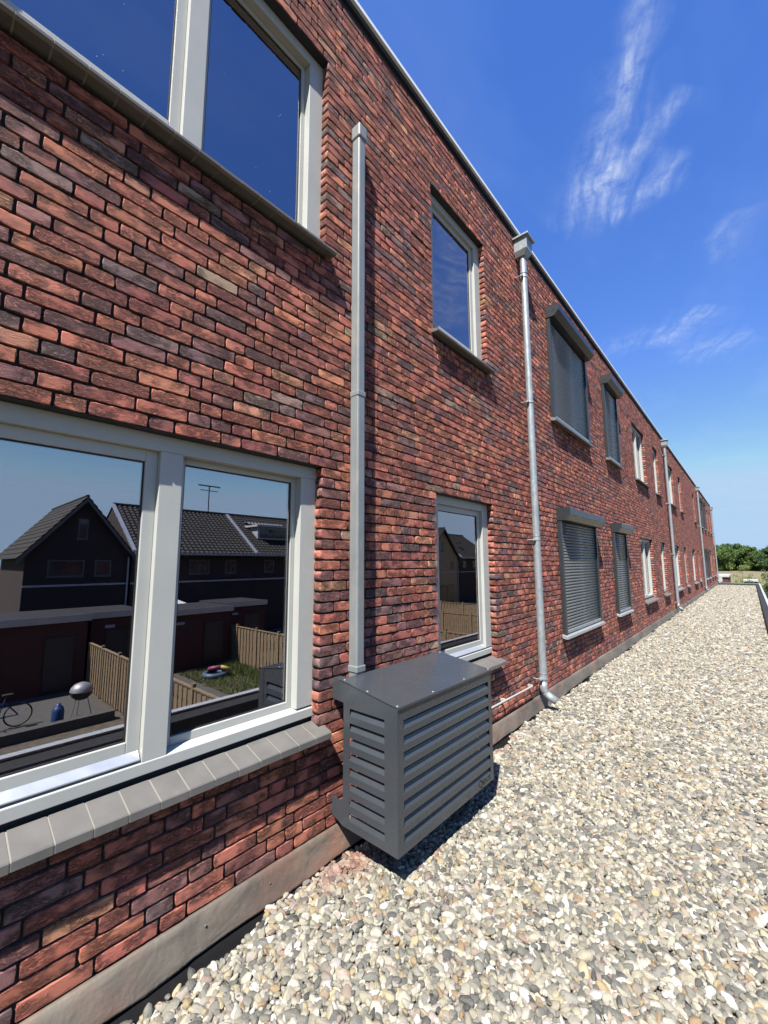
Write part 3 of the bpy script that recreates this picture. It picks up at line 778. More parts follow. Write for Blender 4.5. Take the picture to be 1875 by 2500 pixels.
# ------------------------------------------------------------------ downpipes
def make_downpipe(y, label, elbow=True):
    root = empty('downpipe', (0.08, y, 0.02)); tag(root, label, 'downpipe', 'galvanised downpipes on the brick wall')
    X0 = 0.082; r = 0.040
    smooth_by_angle(MB().tube([(X0, y, 5.40), (X0, y, 1.86)], r, 24).build('pipe', 'galvanised', root))
    smooth_by_angle(MB().tube([(X0, y, 1.90), (X0, y, 0.30)], r + .002, 24).build('pipe', 'galvanised', root))
    # hopper head: tapered box with an overhanging lid
    h = MB(); w0, w1 = 0.062, 0.095
    def ring(w, d, z): return [(0.006, y - w, z), (d, y - w, z), (d, y + w, z), (0.006, y + w, z)]
    rs = [ring(0.055, 0.125, 5.385), ring(0.085, 0.165, 5.45), ring(0.092, 0.172, 5.60)]
    h.add([p for q in rs for p in q], [(0, 1, 2, 3), (8, 9, 10, 11)] + [(i * 4 + k, i * 4 + (k + 1) % 4, i * 4 + 4 + (k + 1) % 4, i * 4 + 4 + k) for i in range(2) for k in range(4)])
    ho = h.build('hopper_head', 'galvanised', root, bevel=0.003)
    MB().box(0.004, 0.198, y - .118, y + .118, 5.602, 5.626).build('hopper_lid', 'galvanised', ho, bevel=0.003)
    MB().prism_y([(0.004, 5.64), (0.004, 5.628), (0.16, 5.628), (0.14, 5.64)], y - .08, y + .08).build('outlet_spout', 'galvanised', ho)
    for z in (5.12, 3.50, 1.86, 0.335):
        br = MB().tube([(X0, y, z - .013), (X0, y, z - .011), (X0, y, z + .011), (X0, y, z + .013)], [r + .001, r + .0065, r + .0065, r + .001], 24).build('bracket', 'galvanised', root)
        smooth_by_angle(br)
        bb = MB().box(X0 - .012, X0 + .012, y - .074, y - .038, z - .010, z + .010)
        bb.tube([(X0, y - .066, z), (-0.004, y - .066, z)], 0.005, 8); bb.tube([(X0 + .016, y - .064, z), (X0 - .016, y - .064, z)], 0.006, 8)
        bb.build('clamp_bolt', 'aluminium', br)
    for z in (5.17, 1.90, 0.39):
        smooth_by_angle(MB().tube([(X0, y, z - .004), (X0, y, z - .003), (X0, y, z + .003), (X0, y, z + .004)], [r + .001, r + .005, r + .005, r + .001], 24).build('bead', 'galvanised', root))
    path = [(X0, y, 0.30)] + [(X0 + 0.09 * (1 - math.cos(t)) + 0.0, y + .02 * math.sin(t), 0.23 - 0.09 * math.sin(t)) for t in [i * R(65) / 6 for i in range(7)]]
    last = Vector(path[-1]); dirv = (last - Vector(path[-2])).normalized(); path.append(tuple(last + dirv * 0.085))
    el = smooth_by_angle(MB().tube(path, r + .001, 24, cap=False).build('elbow', 'galvanised', root))
    so = el.modifiers.new('thick', 'SOLIDIFY'); so.thickness = 0.002
    return root
make_downpipe(4.72, 'round galvanised downpipe with hopper head between the tall windows and the roller shutters')
make_downpipe(16.2, 'galvanised downpipe beyond the narrow tall windows, second along the wall')
make_downpipe(27.7, 'thin distant galvanised downpipe, third along the wall')
make_downpipe(38.75, 'farthest galvanised downpipe at the end of the brick wall')

# ------------------------------------------------------------------ cable duct running down to the cover
duct = empty('pipe_duct', (0.04, 1.85, 0.9)); tag(duct, 'square grey metal pipe duct running up the brick wall from the louvred cover', 'duct')
def duct_part(name, y0, y1, x1, z0, z1, **k): return MB().box(0.006, x1, y0, y1, z0, z1).build(name, 'zinc_duct', duct, bevel=k.get('bevel', 0.010))
duct_part('duct_body', 1.820, 1.884, 0.080, 2.70, 4.63); duct_part('duct_body', 1.8185, 1.8855, 0.0815, 0.90, 2.705)
duct_part('end_cap', 1.812, 1.892, 0.089, 4.60, 4.705)
duct_part('collar', 1.8155, 1.8885, 0.085, 2.685, 2.722, bevel=0.006); duct_part('collar', 1.813, 1.891, 0.087, 0.945, 0.985, bevel=0.006)
# thin condensate pipe clipped low on the wall
cp = empty('condensate_pipe', (0.04, 4.0, 0.29)); tag(cp, 'thin white pipe clipped low on the wall between the cover and the downpipe', 'pipe')
smooth_by_angle(MB().tube([(0.045, 2.5, 0.318), (0.045, 4.50, 0.288)], 0.0095, 14).build('pipe', 'white_plastic', cp))
for yy in (3.05, 3.85, 4.50):
    zz = 0.318 - 0.015 * (yy - 2.5)
    MB().box(-0.004, 0.052, yy - .007, yy + .007, zz - .015, zz + .016).build('clip', 'white_plastic', cp, bevel=0.003)

# ------------------------------------------------------------------ louvred cover of the outdoor unit
AC = empty('unit_cover', (0.28, 2.19, 0.17)); tag(AC, 'dark grey metal louvred cover of an outdoor unit fixed low on the brick wall', 'louvred cover')
CY0, CY1, CX0, CX1 = 1.690, 2.690, 0.105, 0.500
CZ0 = 0.172
TH = 0.003
def lid_z(x): return 0.938 + (0.872 - 0.938) * (x - 0.08) / (0.505 - 0.08)
SL = [0.800 - 0.0770 * k for k in range(8)]                      # top edge of each slot
SH = 0.044
def front_panel():
    mb = MB(); ys0, ys1 = 1.738, 2.656
    top = lid_z(CX1) - .004
    mb.box(CX1 - TH, CX1, CY0, ys0, CZ0, top); mb.box(CX1 - TH, CX1, ys1, CY1, CZ0, top)
    edges = [top] + [v for s_ in SL for v in (s_, s_ - SH)] + [CZ0]
    for i in range(0, len(edges), 2): mb.box(CX1 - TH, CX1, ys0, ys1, edges[i + 1], edges[i])
    mb.box(CX1 - .03, CX1 - TH, CY0 + .004, CY1 - .004, CZ0, CZ0 + TH)
    return mb
fp = front_panel().build('front_panel', 'cover_paint', AC)
for s_ in SL: MB().add(*[[(CX1 - .0005, 1.739, s_ - SH), (CX1 - .0005, 2.655, s_ - SH), (CX1 - .0145, 2.655, s_ - .015), (CX1 - .0145, 1.739, s_ - .015),
        (CX1 - .003, 1.739, s_ - SH - .0005), (CX1 - .003, 2.655, s_ - SH - .0005), (CX1 - .0170, 2.655, s_ - .0165), (CX1 - .0170, 1.739, s_ - .0165)],
        [(0, 1, 2, 3), (7, 6, 5, 4), (0, 4, 5, 1), (3, 2, 6, 7), (0, 3, 7, 4), (1, 5, 6, 2)]]).build('louvre', 'cover_paint', fp)
def side_panel(Y, sgn):
    x0, x1 = 0.155, 0.412
    def q(a0, a1, z0, z1): return (a0, a1, min(Y, Y + sgn * TH), max(Y, Y + sgn * TH), z0, z1)
    mb = MB(); mb.box(*q(CX0, x0, CZ0, lid_z(CX0) - .004))
    top = lid_z(x1) - .006
    mb.add([(CX0, Y, lid_z(CX0) - .004)], [])
    edges = [top] + [v for s_ in SL for v in (s_ - .006, s_ - .006 - SH * .92)] + [CZ0]
    for i in range(0, len(edges), 2): mb.box(*q(x0, x1, edges[i + 1], edges[i]))
    mb.box(*q(x1, CX1 - TH, CZ0, lid_z(CX1) - .004))
    # wedge under the sloping lid
    pr = [(x0, top), (x1, top), (x1, lid_z(x1) - .003), (x0, lid_z(x0) - .003)]
    mb.prism_y(pr, *sorted((Y, Y + sgn * TH)))
    pr = [(x1, lid_z(CX1) - .004), (CX1 - TH, lid_z(CX1) - .004), (x1, lid_z(x1) - .003)]
    mb.prism_y(pr, *sorted((Y, Y + sgn * TH)))
    o = mb.build('side_panel', 'cover_paint', AC)
    for s_ in SL:
        t, b = s_ - .006, s_ - .006 - SH * .92
        a, c = Y + sgn * .0005, Y + sgn * .0145
        MB().add([(x0 + .001, a, b), (x1 - .001, a, b), (x1 - .001, c, t - .014), (x0 + .001, c, t - .014),
                  (x0 + .001, a + sgn * .0025, b - .0005), (x1 - .001, a + sgn * .0025, b - .0005), (x1 - .001, c + sgn * .0025, t - .0155), (x0 + .001, c + sgn * .0025, t - .0155)],
                 [(0, 1, 2, 3), (7, 6, 5, 4), (0, 4, 5, 1), (3, 2, 6, 7), (0, 3, 7, 4), (1, 5, 6, 2)]).build('louvre', 'cover_paint', o)
    # fold of the front sheet lapping the side, and the ears that reach the wall
    f0, f1 = (Y - .0022, Y - .0001) if sgn > 0 else (Y + .0001, Y + .0022)
    MB().box(CX1 - .052, CX1 + .0008, f0, f1, CZ0 + .001, lid_z(CX1) - .006).build('corner_fold', 'cover_paint', o)
    MB().prism_y([(0.010, 0.822), (0.010, 0.912), (CX0, lid_z(CX0) - .005), (CX0, 0.815)], *sorted((Y, Y + sgn * TH))).build('wall_ear', 'cover_paint', o)
    MB().prism_y([(0.016, 0.205), (0.016, 0.296), (CX0, 0.296), (CX0, CZ0)], *sorted((Y, Y + sgn * TH))).build('wall_ear', 'cover_paint', o)
    return o
side_panel(CY0, 1); side_panel(CY1, -1)
lid = MB().prism_y([(0.080, lid_z(0.080)), (0.506, lid_z(0.506)), (0.506, lid_z(0.506) - .012), (0.503, lid_z(0.503) - .012), (0.503, lid_z(0.503) - .003), (0.080, lid_z(0.08) - .003)], CY0 - .004, CY1 + .004).build('lid', 'cover_paint', AC)
MB().box(0.010, 0.0795, CY1 - .06, CY1 + .004, lid_z(.08) - .006, lid_z(.08) - .003).build('lid_tab', 'cover_paint', lid)
MB().box(0.010, 0.0795, CY0 - .004, CY0 + .06, lid_z(.08) - .006, lid_z(.08) - .003).build('lid_tab', 'cover_paint', lid)
for (sx_, sy_) in [(0.10, CY0 + .012), (0.28, CY0 + .012), (0.490, CY0 + .012), (0.490, 2.02), (0.490, 2.36), (0.490, CY1 - .012), (0.10, CY1 - .012)]:
    MB().lathe([(0.0065, 0.0), (0.006, 0.0025), (0.003, 0.004), (0.0, 0.0042)], (sx_, sy_, lid_z(sx_)), 12).build('screw', 'zinc_duct', lid, smooth=True)
unit = MB().box(0.13, 0.44, 1.78, 2.60, 0.24, 0.84).build('outdoor_unit', 'black_void', AC)
for yy in (1.95, 2.43): MB().box(0.0, 0.45, yy - .02, yy + .02, 0.205, 0.238).build('support_arm', 'anthracite', AC)
# the maker's lettering in the lower corner of the front
def lettering(txt, size, y, z, name):
    cu = bpy.data.curves.new(name, 'FONT'); cu.body = txt; cu.size = size; cu.extrude = 0.0004; cu.space_character = 1.05
    tmp = bpy.data.objects.new('tmp_text', cu); COL.objects.link(tmp)
    dg = bpy.context.evaluated_depsgraph_get(); me = bpy.data.meshes.new_from_object(tmp.evaluated_get(dg)); bpy.data.objects.remove(tmp)
    for v in me.vertices: v.co = Vector((CX1 + .0008 + v.co.z, y + v.co.x, z + v.co.y))
    me.materials.clear(); me.materials.append(MAT['print_black'])
    o = bpy.data.objects.new(name, me); COL.objects.link(o); setpar(o, fp); return o
lettering('Q', 0.062, 2.490, 0.186, 'lettering'); lettering('V', 0.046, 2.528, 0.190, 'lettering'); lettering('ENTI', 0.046, 2.548, 0.188, 'lettering')

# ------------------------------------------------------------------ houses across the gardens
HX = 24.4
def tile_roof(name, p0, p1, p2, p3, parent, mat='roof_tile', tw=0.30, tl=0.33):
    # p0-p1 along the eaves, p3-p2 along the ridge: rows of pantiles with rolled profile and stepped laps
    p0, p1, p2, p3 = map(Vector, (p0, p1, p2, p3))
    nu = max(2, int((p1 - p0).length / tw)) * 4; nv = max(2, int((p3 - p0).length / tl))
    nrm = (p1 - p0).cross(p3 - p0).normalized()
    if nrm.z < 0: nrm = -nrm
    V, F = [], []
    for j in range(nv):
        for e in (0, 1):
            v = (j + e) / nv
            for i in range(nu + 1):
                u = i / nu; a = p0.lerp(p1, u); b = p3.lerp(p2, u)
                V.append(a.lerp(b, v) + nrm * (0.035 * math.sin(math.pi * i / 2) + (0.05 if e == 0 else 0.0)))
    m = nu + 1
    for r_ in range(2 * nv - 1):
        for i in range(nu): F.append((r_ * m + i, r_ * m + i + 1, (r_ + 1) * m + i + 1, (r_ + 1) * m + i))
    return MB().add(V, F).build(name, mat, parent)
def house_window(parent, y0, y1, z0, z1, x=HX, curtain=False):
    w = MB()
    for q in ((y0, y0 + .06, z0, z1), (y1 - .06, y1, z0, z1), (y0 + .06, y1 - .06, z1 - .06, z1), (y0 + .06, y1 - .06, z0, z0 + .06)): w.box(x - .02, x + .03, *q)
    w = w.build('window', 'window_trim', parent)
    MB().box(x - .008, x + .02, y0 + .061, y1 - .061, z0 + .061, z1 - .061).build('pane', 'dark_pane', w)
    MB().box(x - .06, x - .021, y0 - .04, y1 + .04, z0 - .05, z0 - .001).build('sill', 'window_trim', w)
    return w
def house_gable(name, y0, y1, label, brick, apex=5.16, eave=2.2, depth=8.0):
    root = empty(name, (HX + depth / 2, (y0 + y1) / 2, GZ)); tag(root, label, 'house', 'houses across the gardens')
    ym = (y0 + y1) / 2
    MB().prism_x([(y0, GZ), (y1, GZ), (y1, eave), (ym, apex - .18), (y0, eave)], HX, HX + depth).build('wall', brick, root)
    o = 0.35
    k = (apex - eave) / (ym - y0)
    tile_roof('roof', (HX - .35, y0 - o, eave - o * k + .1), (HX + depth, y0 - o, eave - o * k + .1), (HX + depth, ym, apex), (HX - .35, ym, apex), root)
    tile_roof('roof', (HX - .35, y1 + o, eave - o * k + .1), (HX + depth, y1 + o, eave - o * k + .1), (HX + depth, ym, apex), (HX - .35, ym, apex), root)
    vb = MB()
    for s_ in (-1, 1):
        ya = y0 - o if s_ < 0 else y1 + o
        vb.prism_x([(ya, eave - o * k + .05), (ym, apex - .05), (ym, apex - .26), (ya, eave - o * k - .17)], HX - .37, HX - .33)
    vb.build('barge_board', 'window_trim', root)
    MB().tube([(HX - .3, ym, apex + .03), (HX + depth, ym, apex + .03)], 0.09, 8).build('ridge', 'roof_tile', root)
    MB().box(HX - .04, HX - .002, y0, y1, 0.46, 0.56).build('string_course', 'white_trim', root)
    house_window(root, ym - .25, ym + .2, 2.9, 4.0)
    house_window(root, y0 + .9, y0 + 2.45, 0.95, 1.8); house_window(root, y1 - 1.65, y1 - .9, 0.95, 1.8)
    dr = MB().box(HX - .03, HX + .02, y0 + 1.2, y1 - 1.0, GZ + .02, GZ + 2.3).build('garden_door', 'window_trim', root)
    for q in range(3):
        a_ = y0 + 1.27 + q * (y1 - y0 - 2.2) / 3
        MB().box(HX - .034, HX - .0305, a_, a_ + (y1 - y0 - 2.2) / 3 - .14, GZ + .12, GZ + 2.2).build('pane', 'dark_pane', dr)
    smooth_by_angle(MB().tube([(HX - .09, y1 - .08, eave - .25), (HX - .09, y1 - .08, GZ)], 0.05, 10).build('rain_pipe', 'galvanised', root))
    return root
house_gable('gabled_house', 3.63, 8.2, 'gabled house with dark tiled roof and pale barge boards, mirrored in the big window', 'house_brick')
house_gable('gabled_house', 37.2, 43.6, 'tan brick gabled house mirrored in the narrow lower window', 'house_brick_tan', apex=5.6)
def house_row(y0, y1, label, dormer):
    root = empty('terraced_house', (HX + 4.2, (y0 + y1) / 2, GZ)); tag(root, label, 'house', 'houses across the gardens')
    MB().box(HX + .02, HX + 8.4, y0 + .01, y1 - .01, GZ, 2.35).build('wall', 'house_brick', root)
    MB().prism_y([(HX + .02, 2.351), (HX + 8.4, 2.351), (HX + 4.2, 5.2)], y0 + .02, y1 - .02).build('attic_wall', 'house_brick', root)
    tile_roof('roof', (HX - .45, y0, 2.25), (HX - .45, y1, 2.25), (HX + 4.2, y1, 5.42), (HX + 4.2, y0, 5.42), root)
    tile_roof('roof', (HX + 8.85, y0, 2.25), (HX + 8.85, y1, 2.25), (HX + 4.2, y1, 5.42), (HX + 4.2, y0, 5.42), root)
    MB().tube([(HX + 4.2, y0, 5.46), (HX + 4.2, y1, 5.46)], 0.10, 8).build('ridge', 'roof_tile', root)
    MB().box(HX - .55, HX - .43, y0, y1, 2.12, 2.27).build('gutter', 'galvanised', root)
    MB().prism_y([(HX - .45, 2.37), (HX + 4.2, 5.53), (HX + 4.2, 5.40), (HX - .45, 2.24)], y0 - .10, y0 + .10).build('party_wall_coping', 'aluminium', root)
    MB().box(HX - .04, HX + .018, y0, y1, 0.44, 0.54).build('string_course', 'white_trim', root)
    for k_ in range(3): house_window(root, y0 + .9 + k_ * 2.4, y0 + (1.7 if k_ != 1 else 2.2) + k_ * 2.4, 0.95, 1.85, HX + .02)
    MB().box(HX + 1.1, HX + 1.6, y0 + 2.0, y0 + 2.4, 4.0, 4.15).build('roof_vent', 'steel_dark', root)
    if dormer:
        d = MB().prism_y([(HX + 1.2, 3.42), (HX + 1.2, 4.35), (HX + 3.4, 4.35), (HX + 3.4, 4.9), (HX + 1.2, 3.40)][:4], y0 + 1.0, y0 + 4.6).build('dormer', 'white_trim', root)
        MB().box(HX + .95, HX + 3.6, y0 + .8, y0 + 4.8, 4.36, 4.52).build('dormer_roof', 'white_trim', d)
        MB().box(HX + 1.17, HX + 1.195, y0 + 1.2, y0 + 4.4, 3.55, 4.25).build('pane', 'dark_pane', d)
    return root
house_row(8.3, 16.1, 'terraced house with long dark tiled roof adjoining the gabled house', False)
house_row(16.1, 24.0, 'terraced house with white framed dormer in its dark tiled roof', True)
house_row(24.0, 31.8, 'plain terraced house at the end of the row across the gardens', False)
house_row(43.9, 52.0, 'terraced house beside the tan brick gabled house', False)
house_row(-14.0, -6.2, 'lone terraced house far across the gardens behind the photographer', False)

# antenna mast beyond the ridge
am = MB().tube([(34, 17.2, GZ), (34, 17.2, 8.6)], 0.05, 8)
am.box(33.95, 34.05, 16.2, 18.2, 8.5, 8.6); am.box(33.97, 34.03, 16.4, 18.0, 8.1, 8.16)
am = am.build('antenna_mast', 'steel_dark'); tag(am, 'thin antenna mast standing beyond the tiled ridge', 'antenna')

# sheds and garden walls
def shed(y0, y1, x0, x1, h, mat, label):
    root = empty('garden_shed', ((x0 + x1) / 2, (y0 + y1) / 2, GZ)); tag(root, label, 'shed', 'garden sheds')
    MB().box(x0, x1, y0, y1, GZ, GZ + h).build('wall', mat, root)
    MB().box(x0 - .08, x1 + .08, y0 - .08, y1 + .08, GZ + h + .001, GZ + h + .22).build('roof', 'membrane_grey', root)
    e = MB().box(x0 - .10, x0 - .081, y0 - .1, y1 + .1, GZ + h - .02, GZ + h + .24).build('fascia', 'aluminium', root)
    MB().box(x0 - .04, x0 - .002, y1 - 1.3, y1 - .4, GZ + .02, GZ + 2.05).build('door', 'steel_dark', root)
    MB().box(x0 - .03, x0 - .002, y0 + .5, y0 + .85, GZ + h - .45, GZ + h - .33).build('vent_grille', 'white_trim', root)
    return root
shed(-1.2, 4.85, 17.8, 21.0, 2.6, 'shed_brick', 'long flat-roofed brick shed behind the barbecue patio')
shed(5.05, 6.9, 18.2, 21.0, 2.6, 'shed_brick', 'small flat-roofed shed behind the boarded fence')
shed(7.6, 10.7, 17.4, 20.4, 2.5, 'shed_brick', 'red brick flat-roofed shed beside the lawn')
shed(11.1, 13.6, 18.9, 21.5, 2.5, 'shed_brick', 'flat-roofed brick shed beyond the tall boarded fence')
shed(16.3, 18.6, 17.5, 20.0, 2.4, 'house_brick_tan', 'tan flat-roofed shed with pale door')

# boarded fences between the gardens
board = MB().box(0, 0.100, -0.011, 0.011, 0, 1.66).mesh('board'); board.materials.append(MAT['fence_wood'])
post = MB().box(-0.045, 0.045, -0.045, 0.045, 0, 1.85).mesh('post'); post.materials.append(MAT['fence_wood'])
ORD = ['first', 'second', 'third', 'fourth', 'fifth', 'sixth', 'seventh', 'eighth']
def fence(y, x0, x1, label, h=1.0):
    n = max(1, int(round((x1 - x0) / 1.85))); w = (x1 - x0) / n
    for k in range(n):
        xa = x0 + k * w
        root = empty('fence_panel', (xa, y, GZ)); tag(root, '%s, %s from the sheds' % (label, ORD[n - 1 - k]), 'fence', 'boarded garden fence panels')
        o = bpy.data.objects.new('post', post); o.location = (xa, y, GZ); o.scale = (1, 1, h); COL.objects.link(o); setpar(o, root)
        nb = int((w - .10) / 0.128)
        for b in range(nb):
            o = bpy.data.objects.new('board', board); o.location = (xa + .06 + b * (w - .10) / nb, y + (.010 if b % 2 else -.010) + random.uniform(-.003, .003), GZ + .06); o.scale = (1, 1, h); COL.objects.link(o); setpar(o, root)
        MB().box(xa + .046, xa + w - .046, y - .04, y + .04, GZ + 1.66 * h + .062, GZ + 1.66 * h + .10).build('cap_rail', 'fence_wood', root)
        for zz in (0.4, 1.3): MB().box(xa + .046, xa + w - .046, y + .016, y + .045, GZ + zz * h, GZ + zz * h + .07).build('rail', 'fence_wood', root)
fence(4.9, 6.6, 17.7, 'boarded fence panel between the patio garden and the lawn garden')
fence(10.85, 6.6, 18.7, 'boarded fence panel behind the lawn')
fence(16.1, 6.6, 17.4, 'boarded fence panel in front of the tan shed')
fence(22.2, 6.6, 18.5, 'boarded fence panel two gardens past the tan shed')
fence(28.0, 6.6, 18.5, 'boarded fence panel at the last garden of the row')

# lawn
lw = MB(); lr = np.random.default_rng(3)
for i in range(9000):
    x, y = lr.uniform(10.5, 17.0), lr.uniform(8.1, 10.7); h_ = lr.uniform(.05, .22) * (1.6 if y > 9.8 else .8); a_ = lr.uniform(0, 3.14); w_ = .012
    lx, ly = lr.normal(0, .04, 2); dx, dy = math.cos(a_) * w_, math.sin(a_) * w_
    lw.add([(x - dx, y - dy, GZ), (x + dx, y + dy, GZ), (x + lx, y + ly, GZ + h_)], [(0, 1, 2)])
lo = lw.build('lawn_grass', 'grass_blade'); tag(lo, 'patchy green grass growing along the boarded fence', 'grass', kind='stuff')

# barbecue, gas bottle, bicycle, pots, parasol, beach toys
bq = empty('kettle_barbecue', (14.0, 3.9, GZ + .03)); tag(bq, 'kettle barbecue with silver lid standing on the patio', 'barbecue')
smooth_by_angle(MB().lathe([(0.30, .80), (0.31, .82), (0.29, .92), (0.20, 1.02), (0.08, 1.07), (0.0, 1.075)], (14.0, 3.9, GZ + .03), 24).build('lid', 'silver', bq))
smooth_by_angle(MB().lathe([(0.0, .55), (0.15, .57), (0.27, .68), (0.30, .795)], (14.0, 3.9, GZ + .03), 24).build('bowl', 'steel_dark', bq))
for k in range(3):
    a_ = k * 2.094; MB().tube([(14 + .18 * math.cos(a_), 3.9 + .18 * math.sin(a_), GZ + .62), (14 + .33 * math.cos(a_), 3.9 + .33 * math.sin(a_), GZ + .03)], .013, 8).build('leg', 'silver', bq)
gb = MB().lathe([(0.0, 0), (.15, .0), (.155, .05), (.155, .42), (.12, .52), (.06, .55), (.06, .62), (0, .62)], (13.8, 3.3, GZ + .03), 20).build('gas_bottle', 'blue_paint', smooth=True)
tag(gb, 'blue gas bottle standing beside the kettle barbecue', 'gas bottle')
pl = MB().box(13.1, 13.35, 0.6, 4.6, GZ, GZ + .28).build('planter_edge', 'paving'); tag(pl, 'low concrete kerb edging the barbecue patio', 'kerb')
bk = empty('bicycle', (14.6, 2.0, GZ + .03)); tag(bk, 'dark bicycle parked on the patio beside the brick shed', 'bicycle')
for yy in (1.45, 2.5):
    wv = MB().torus((14.6, yy, GZ + .37), (1, 0, 0), .32, .02).build('wheel', 'rubber', bk)
    sp = MB()
    for k in range(8):
        a_ = k * math.pi / 4; sp.tube([(14.6, yy, GZ + .37), (14.6, yy + .31 * math.cos(a_), GZ + .37 + .31 * math.sin(a_))], .003, 5)
    sp.build('spokes', 'silver', wv)
fm = MB()
for p, q in (((14.6, 1.45, GZ + .37), (14.6, 1.62, GZ + .95)), ((14.6, 1.6, GZ + .82), (14.6, 2.05, GZ + .36)), ((14.6, 2.05, GZ + .36), (14.6, 2.2, GZ + .95)), ((14.6, 2.05, GZ + .36), (14.6, 2.5, GZ + .37)), ((14.6, 2.16, GZ + .8), (14.6, 2.5, GZ + .37)), ((14.6, 1.62, GZ + .9), (14.6, 2.15, GZ + .72))): fm.tube([p, q], .018, 8)
fm.build('frame', 'blue_paint', bk); MB().box(14.52, 14.68, 2.1, 2.34, GZ + .96, GZ + 1.0).build('saddle', 'rubber', bk)
MB().tube([(14.32, 1.72, GZ + 1.08), (14.45, 1.62, GZ + 1.02), (14.6, 1.60, GZ + 1.0), (14.75, 1.62, GZ + 1.02), (14.88, 1.72, GZ + 1.08)], .013, 8).build('handlebar', 'silver', bk)
pt = MB().lathe([(0.0, 0), (.17, 0), (.24, .32), (.27, .32), (.27, .37), (.23, .37), (.22, .30), (0, .28)], (10.2, 2.0, GZ), 24).build('flower_pot', 'terracotta_pot', smooth=True); tag(pt, 'round pale flower pot standing on the bare soil', 'pot')
ch = empty('garden_chair', (13.9, 0.7, GZ + .03)); tag(ch, 'dark garden chair with curved arms on the patio', 'chair')
for dx in (-.22, .22):
    for dy in (-.22, .22): MB().tube([(13.9 + dx, .7 + dy, GZ + .03), (13.9 + dx, .7 + dy, GZ + (.64 if dx < 0 else .95))], .014, 8).build('leg', 'silver', ch)
MB().box(13.66, 14.12, .46, .94, GZ + .43, GZ + .46).build('seat', 'steel_dark', ch); MB().box(14.10, 14.14, .48, .92, GZ + .5, GZ + .97).build('backrest', 'steel_dark', ch)
for yy in (.46, .94): MB().box(13.64, 14.1, yy - .02, yy + .02, GZ + .645, GZ + .67).build('armrest', 'silver', ch)
ps = empty('garden_parasol', (19.0, 7.3, GZ)); tag(ps, 'pale open parasol standing between the red sheds', 'parasol')
MB().lathe([(1.5, 2.35), (1.5, 2.30), (.75, 2.62), (0.03, 2.95), (0, 2.96)], (22.5, 9.8, GZ), 8).build('canopy', 'shade_cloth', ps)
MB().tube([(22.5, 9.8, GZ), (22.5, 9.8, GZ + 2.9)], .025, 8).build('pole', 'silver', ps); ps.location = (22.5, 9.8, GZ)
for c_ in ps.children: c_.matrix_parent_inverse = Matrix.Translation((-22.5, -9.8, -GZ))
toy = empty('paddling_pool', (15.4, 9.0, GZ)); tag(toy, 'heap of pink, yellow and blue inflatable beach toys on the grass', 'toys')
MB().torus((15.4, 9.0, GZ + .12), (0, 0, 1), .42, .11).build('ring', 'toy_blue', toy, smooth=True); MB().torus((15.5, 9.1, GZ + .32), (.3, .1, 1), .28, .09).build('ring', 'toy_pink', toy, smooth=True)
MB().torus((15.2, 9.35, GZ + .30), (.2, .6, 1), .2, .08).build('ring', 'toy_yellow', toy, smooth=True)

# ------------------------------------------------------------------ beyond the end of the roof
def leaf_cloud(n, blobs, size, seed, lobes=True):
    r = np.random.default_rng(seed); V = np.zeros((n * 3, 3)); k = 0
    w = np.array([b[3] ** 2 for b in blobs]); w /= w.sum()
    ids = r.choice(len(blobs), n, p=w)
    for i in range(n):
        bx, by, bz, br = blobs[ids[i]]
        d = r.normal(0, 1, 3); d /= np.linalg.norm(d); rad = br * (r.random() ** 0.30) * r.uniform(.8, 1.22)
        c = np.array([bx, by, bz]) + d * rad * np.array([1, 1, .82])
        a = r.normal(0, 1, 3); a /= np.linalg.norm(a); b = np.cross(a, r.normal(0, 1, 3)); b /= np.linalg.norm(b); s_ = size * r.uniform(.6, 1.5)
        V[k] = c + a * s_; V[k + 1] = c - a * s_ * .5 + b * s_ * .6; V[k + 2] = c - a * s_ * .5 - b * s_ * .6; k += 3
    return V
def crown_mesh(n, blobs, size, seed, mat):
    V = leaf_cloud(n, blobs, size, seed); me = bpy.data.meshes.new('crown'); me.from_pydata([tuple(v) for v in V], [], [(3 * i, 3 * i + 1, 3 * i + 2) for i in range(n)])
    me.materials.append(MAT[mat]); return me
def trunk_mesh(h, r, seed):
    q = random.Random(seed); mb = MB(); mb.tube([(0, 0, -.2), (q.uniform(-.1, .1), 0, h * .35), (q.uniform(-.3, .3), q.uniform(-.3, .3), h * .75)], [r, r * .75, r * .4], 9)
    for k in range(5):
        a_ = q.uniform(0, 6.28); z = h * q.uniform(.3, .6); L_ = h * q.uniform(.2, .35)
        mb.tube([(0, 0, z), (math.cos(a_) * L_ * .6, math.sin(a_) * L_ * .6, z + L_ * .5), (math.cos(a_) * L_, math.sin(a_) * L_, z + L_)], [r * .4, r * .25, r * .1], 6)
    me = mb.mesh('trunk'); me.materials.append(MAT['bark']); return me
crowns, trunks = [], []
for i in range(4):
    q = np.random.default_rng(40 + i); H_ = 15.0
    blobs = [(q.normal(0, 3.0), q.normal(0, 3.0), q.uniform(0.8, H_ - 3.2), q.uniform(1.5, 3.0)) for _ in range(30)]
    blobs += [(q.normal(0, 1.8), q.normal(0, 1.8), H_ - q.uniform(1.8, 3.5), q.uniform(1.2, 2.0)) for _ in range(6)]
    crowns.append(crown_mesh(14000, blobs, 0.36, 60 + i, 'leaf' if i % 2 else 'leaf_dark')); trunks.append(trunk_mesh(H_, .32, i))
tr = random.Random(5)
spots = []
for k in range(15): spots.append((-42 + k * 6.6 + tr.uniform(-1.5, 1.5), 292 + tr.uniform(-9, 9), tr.uniform(.88, 1.08), k % 4))
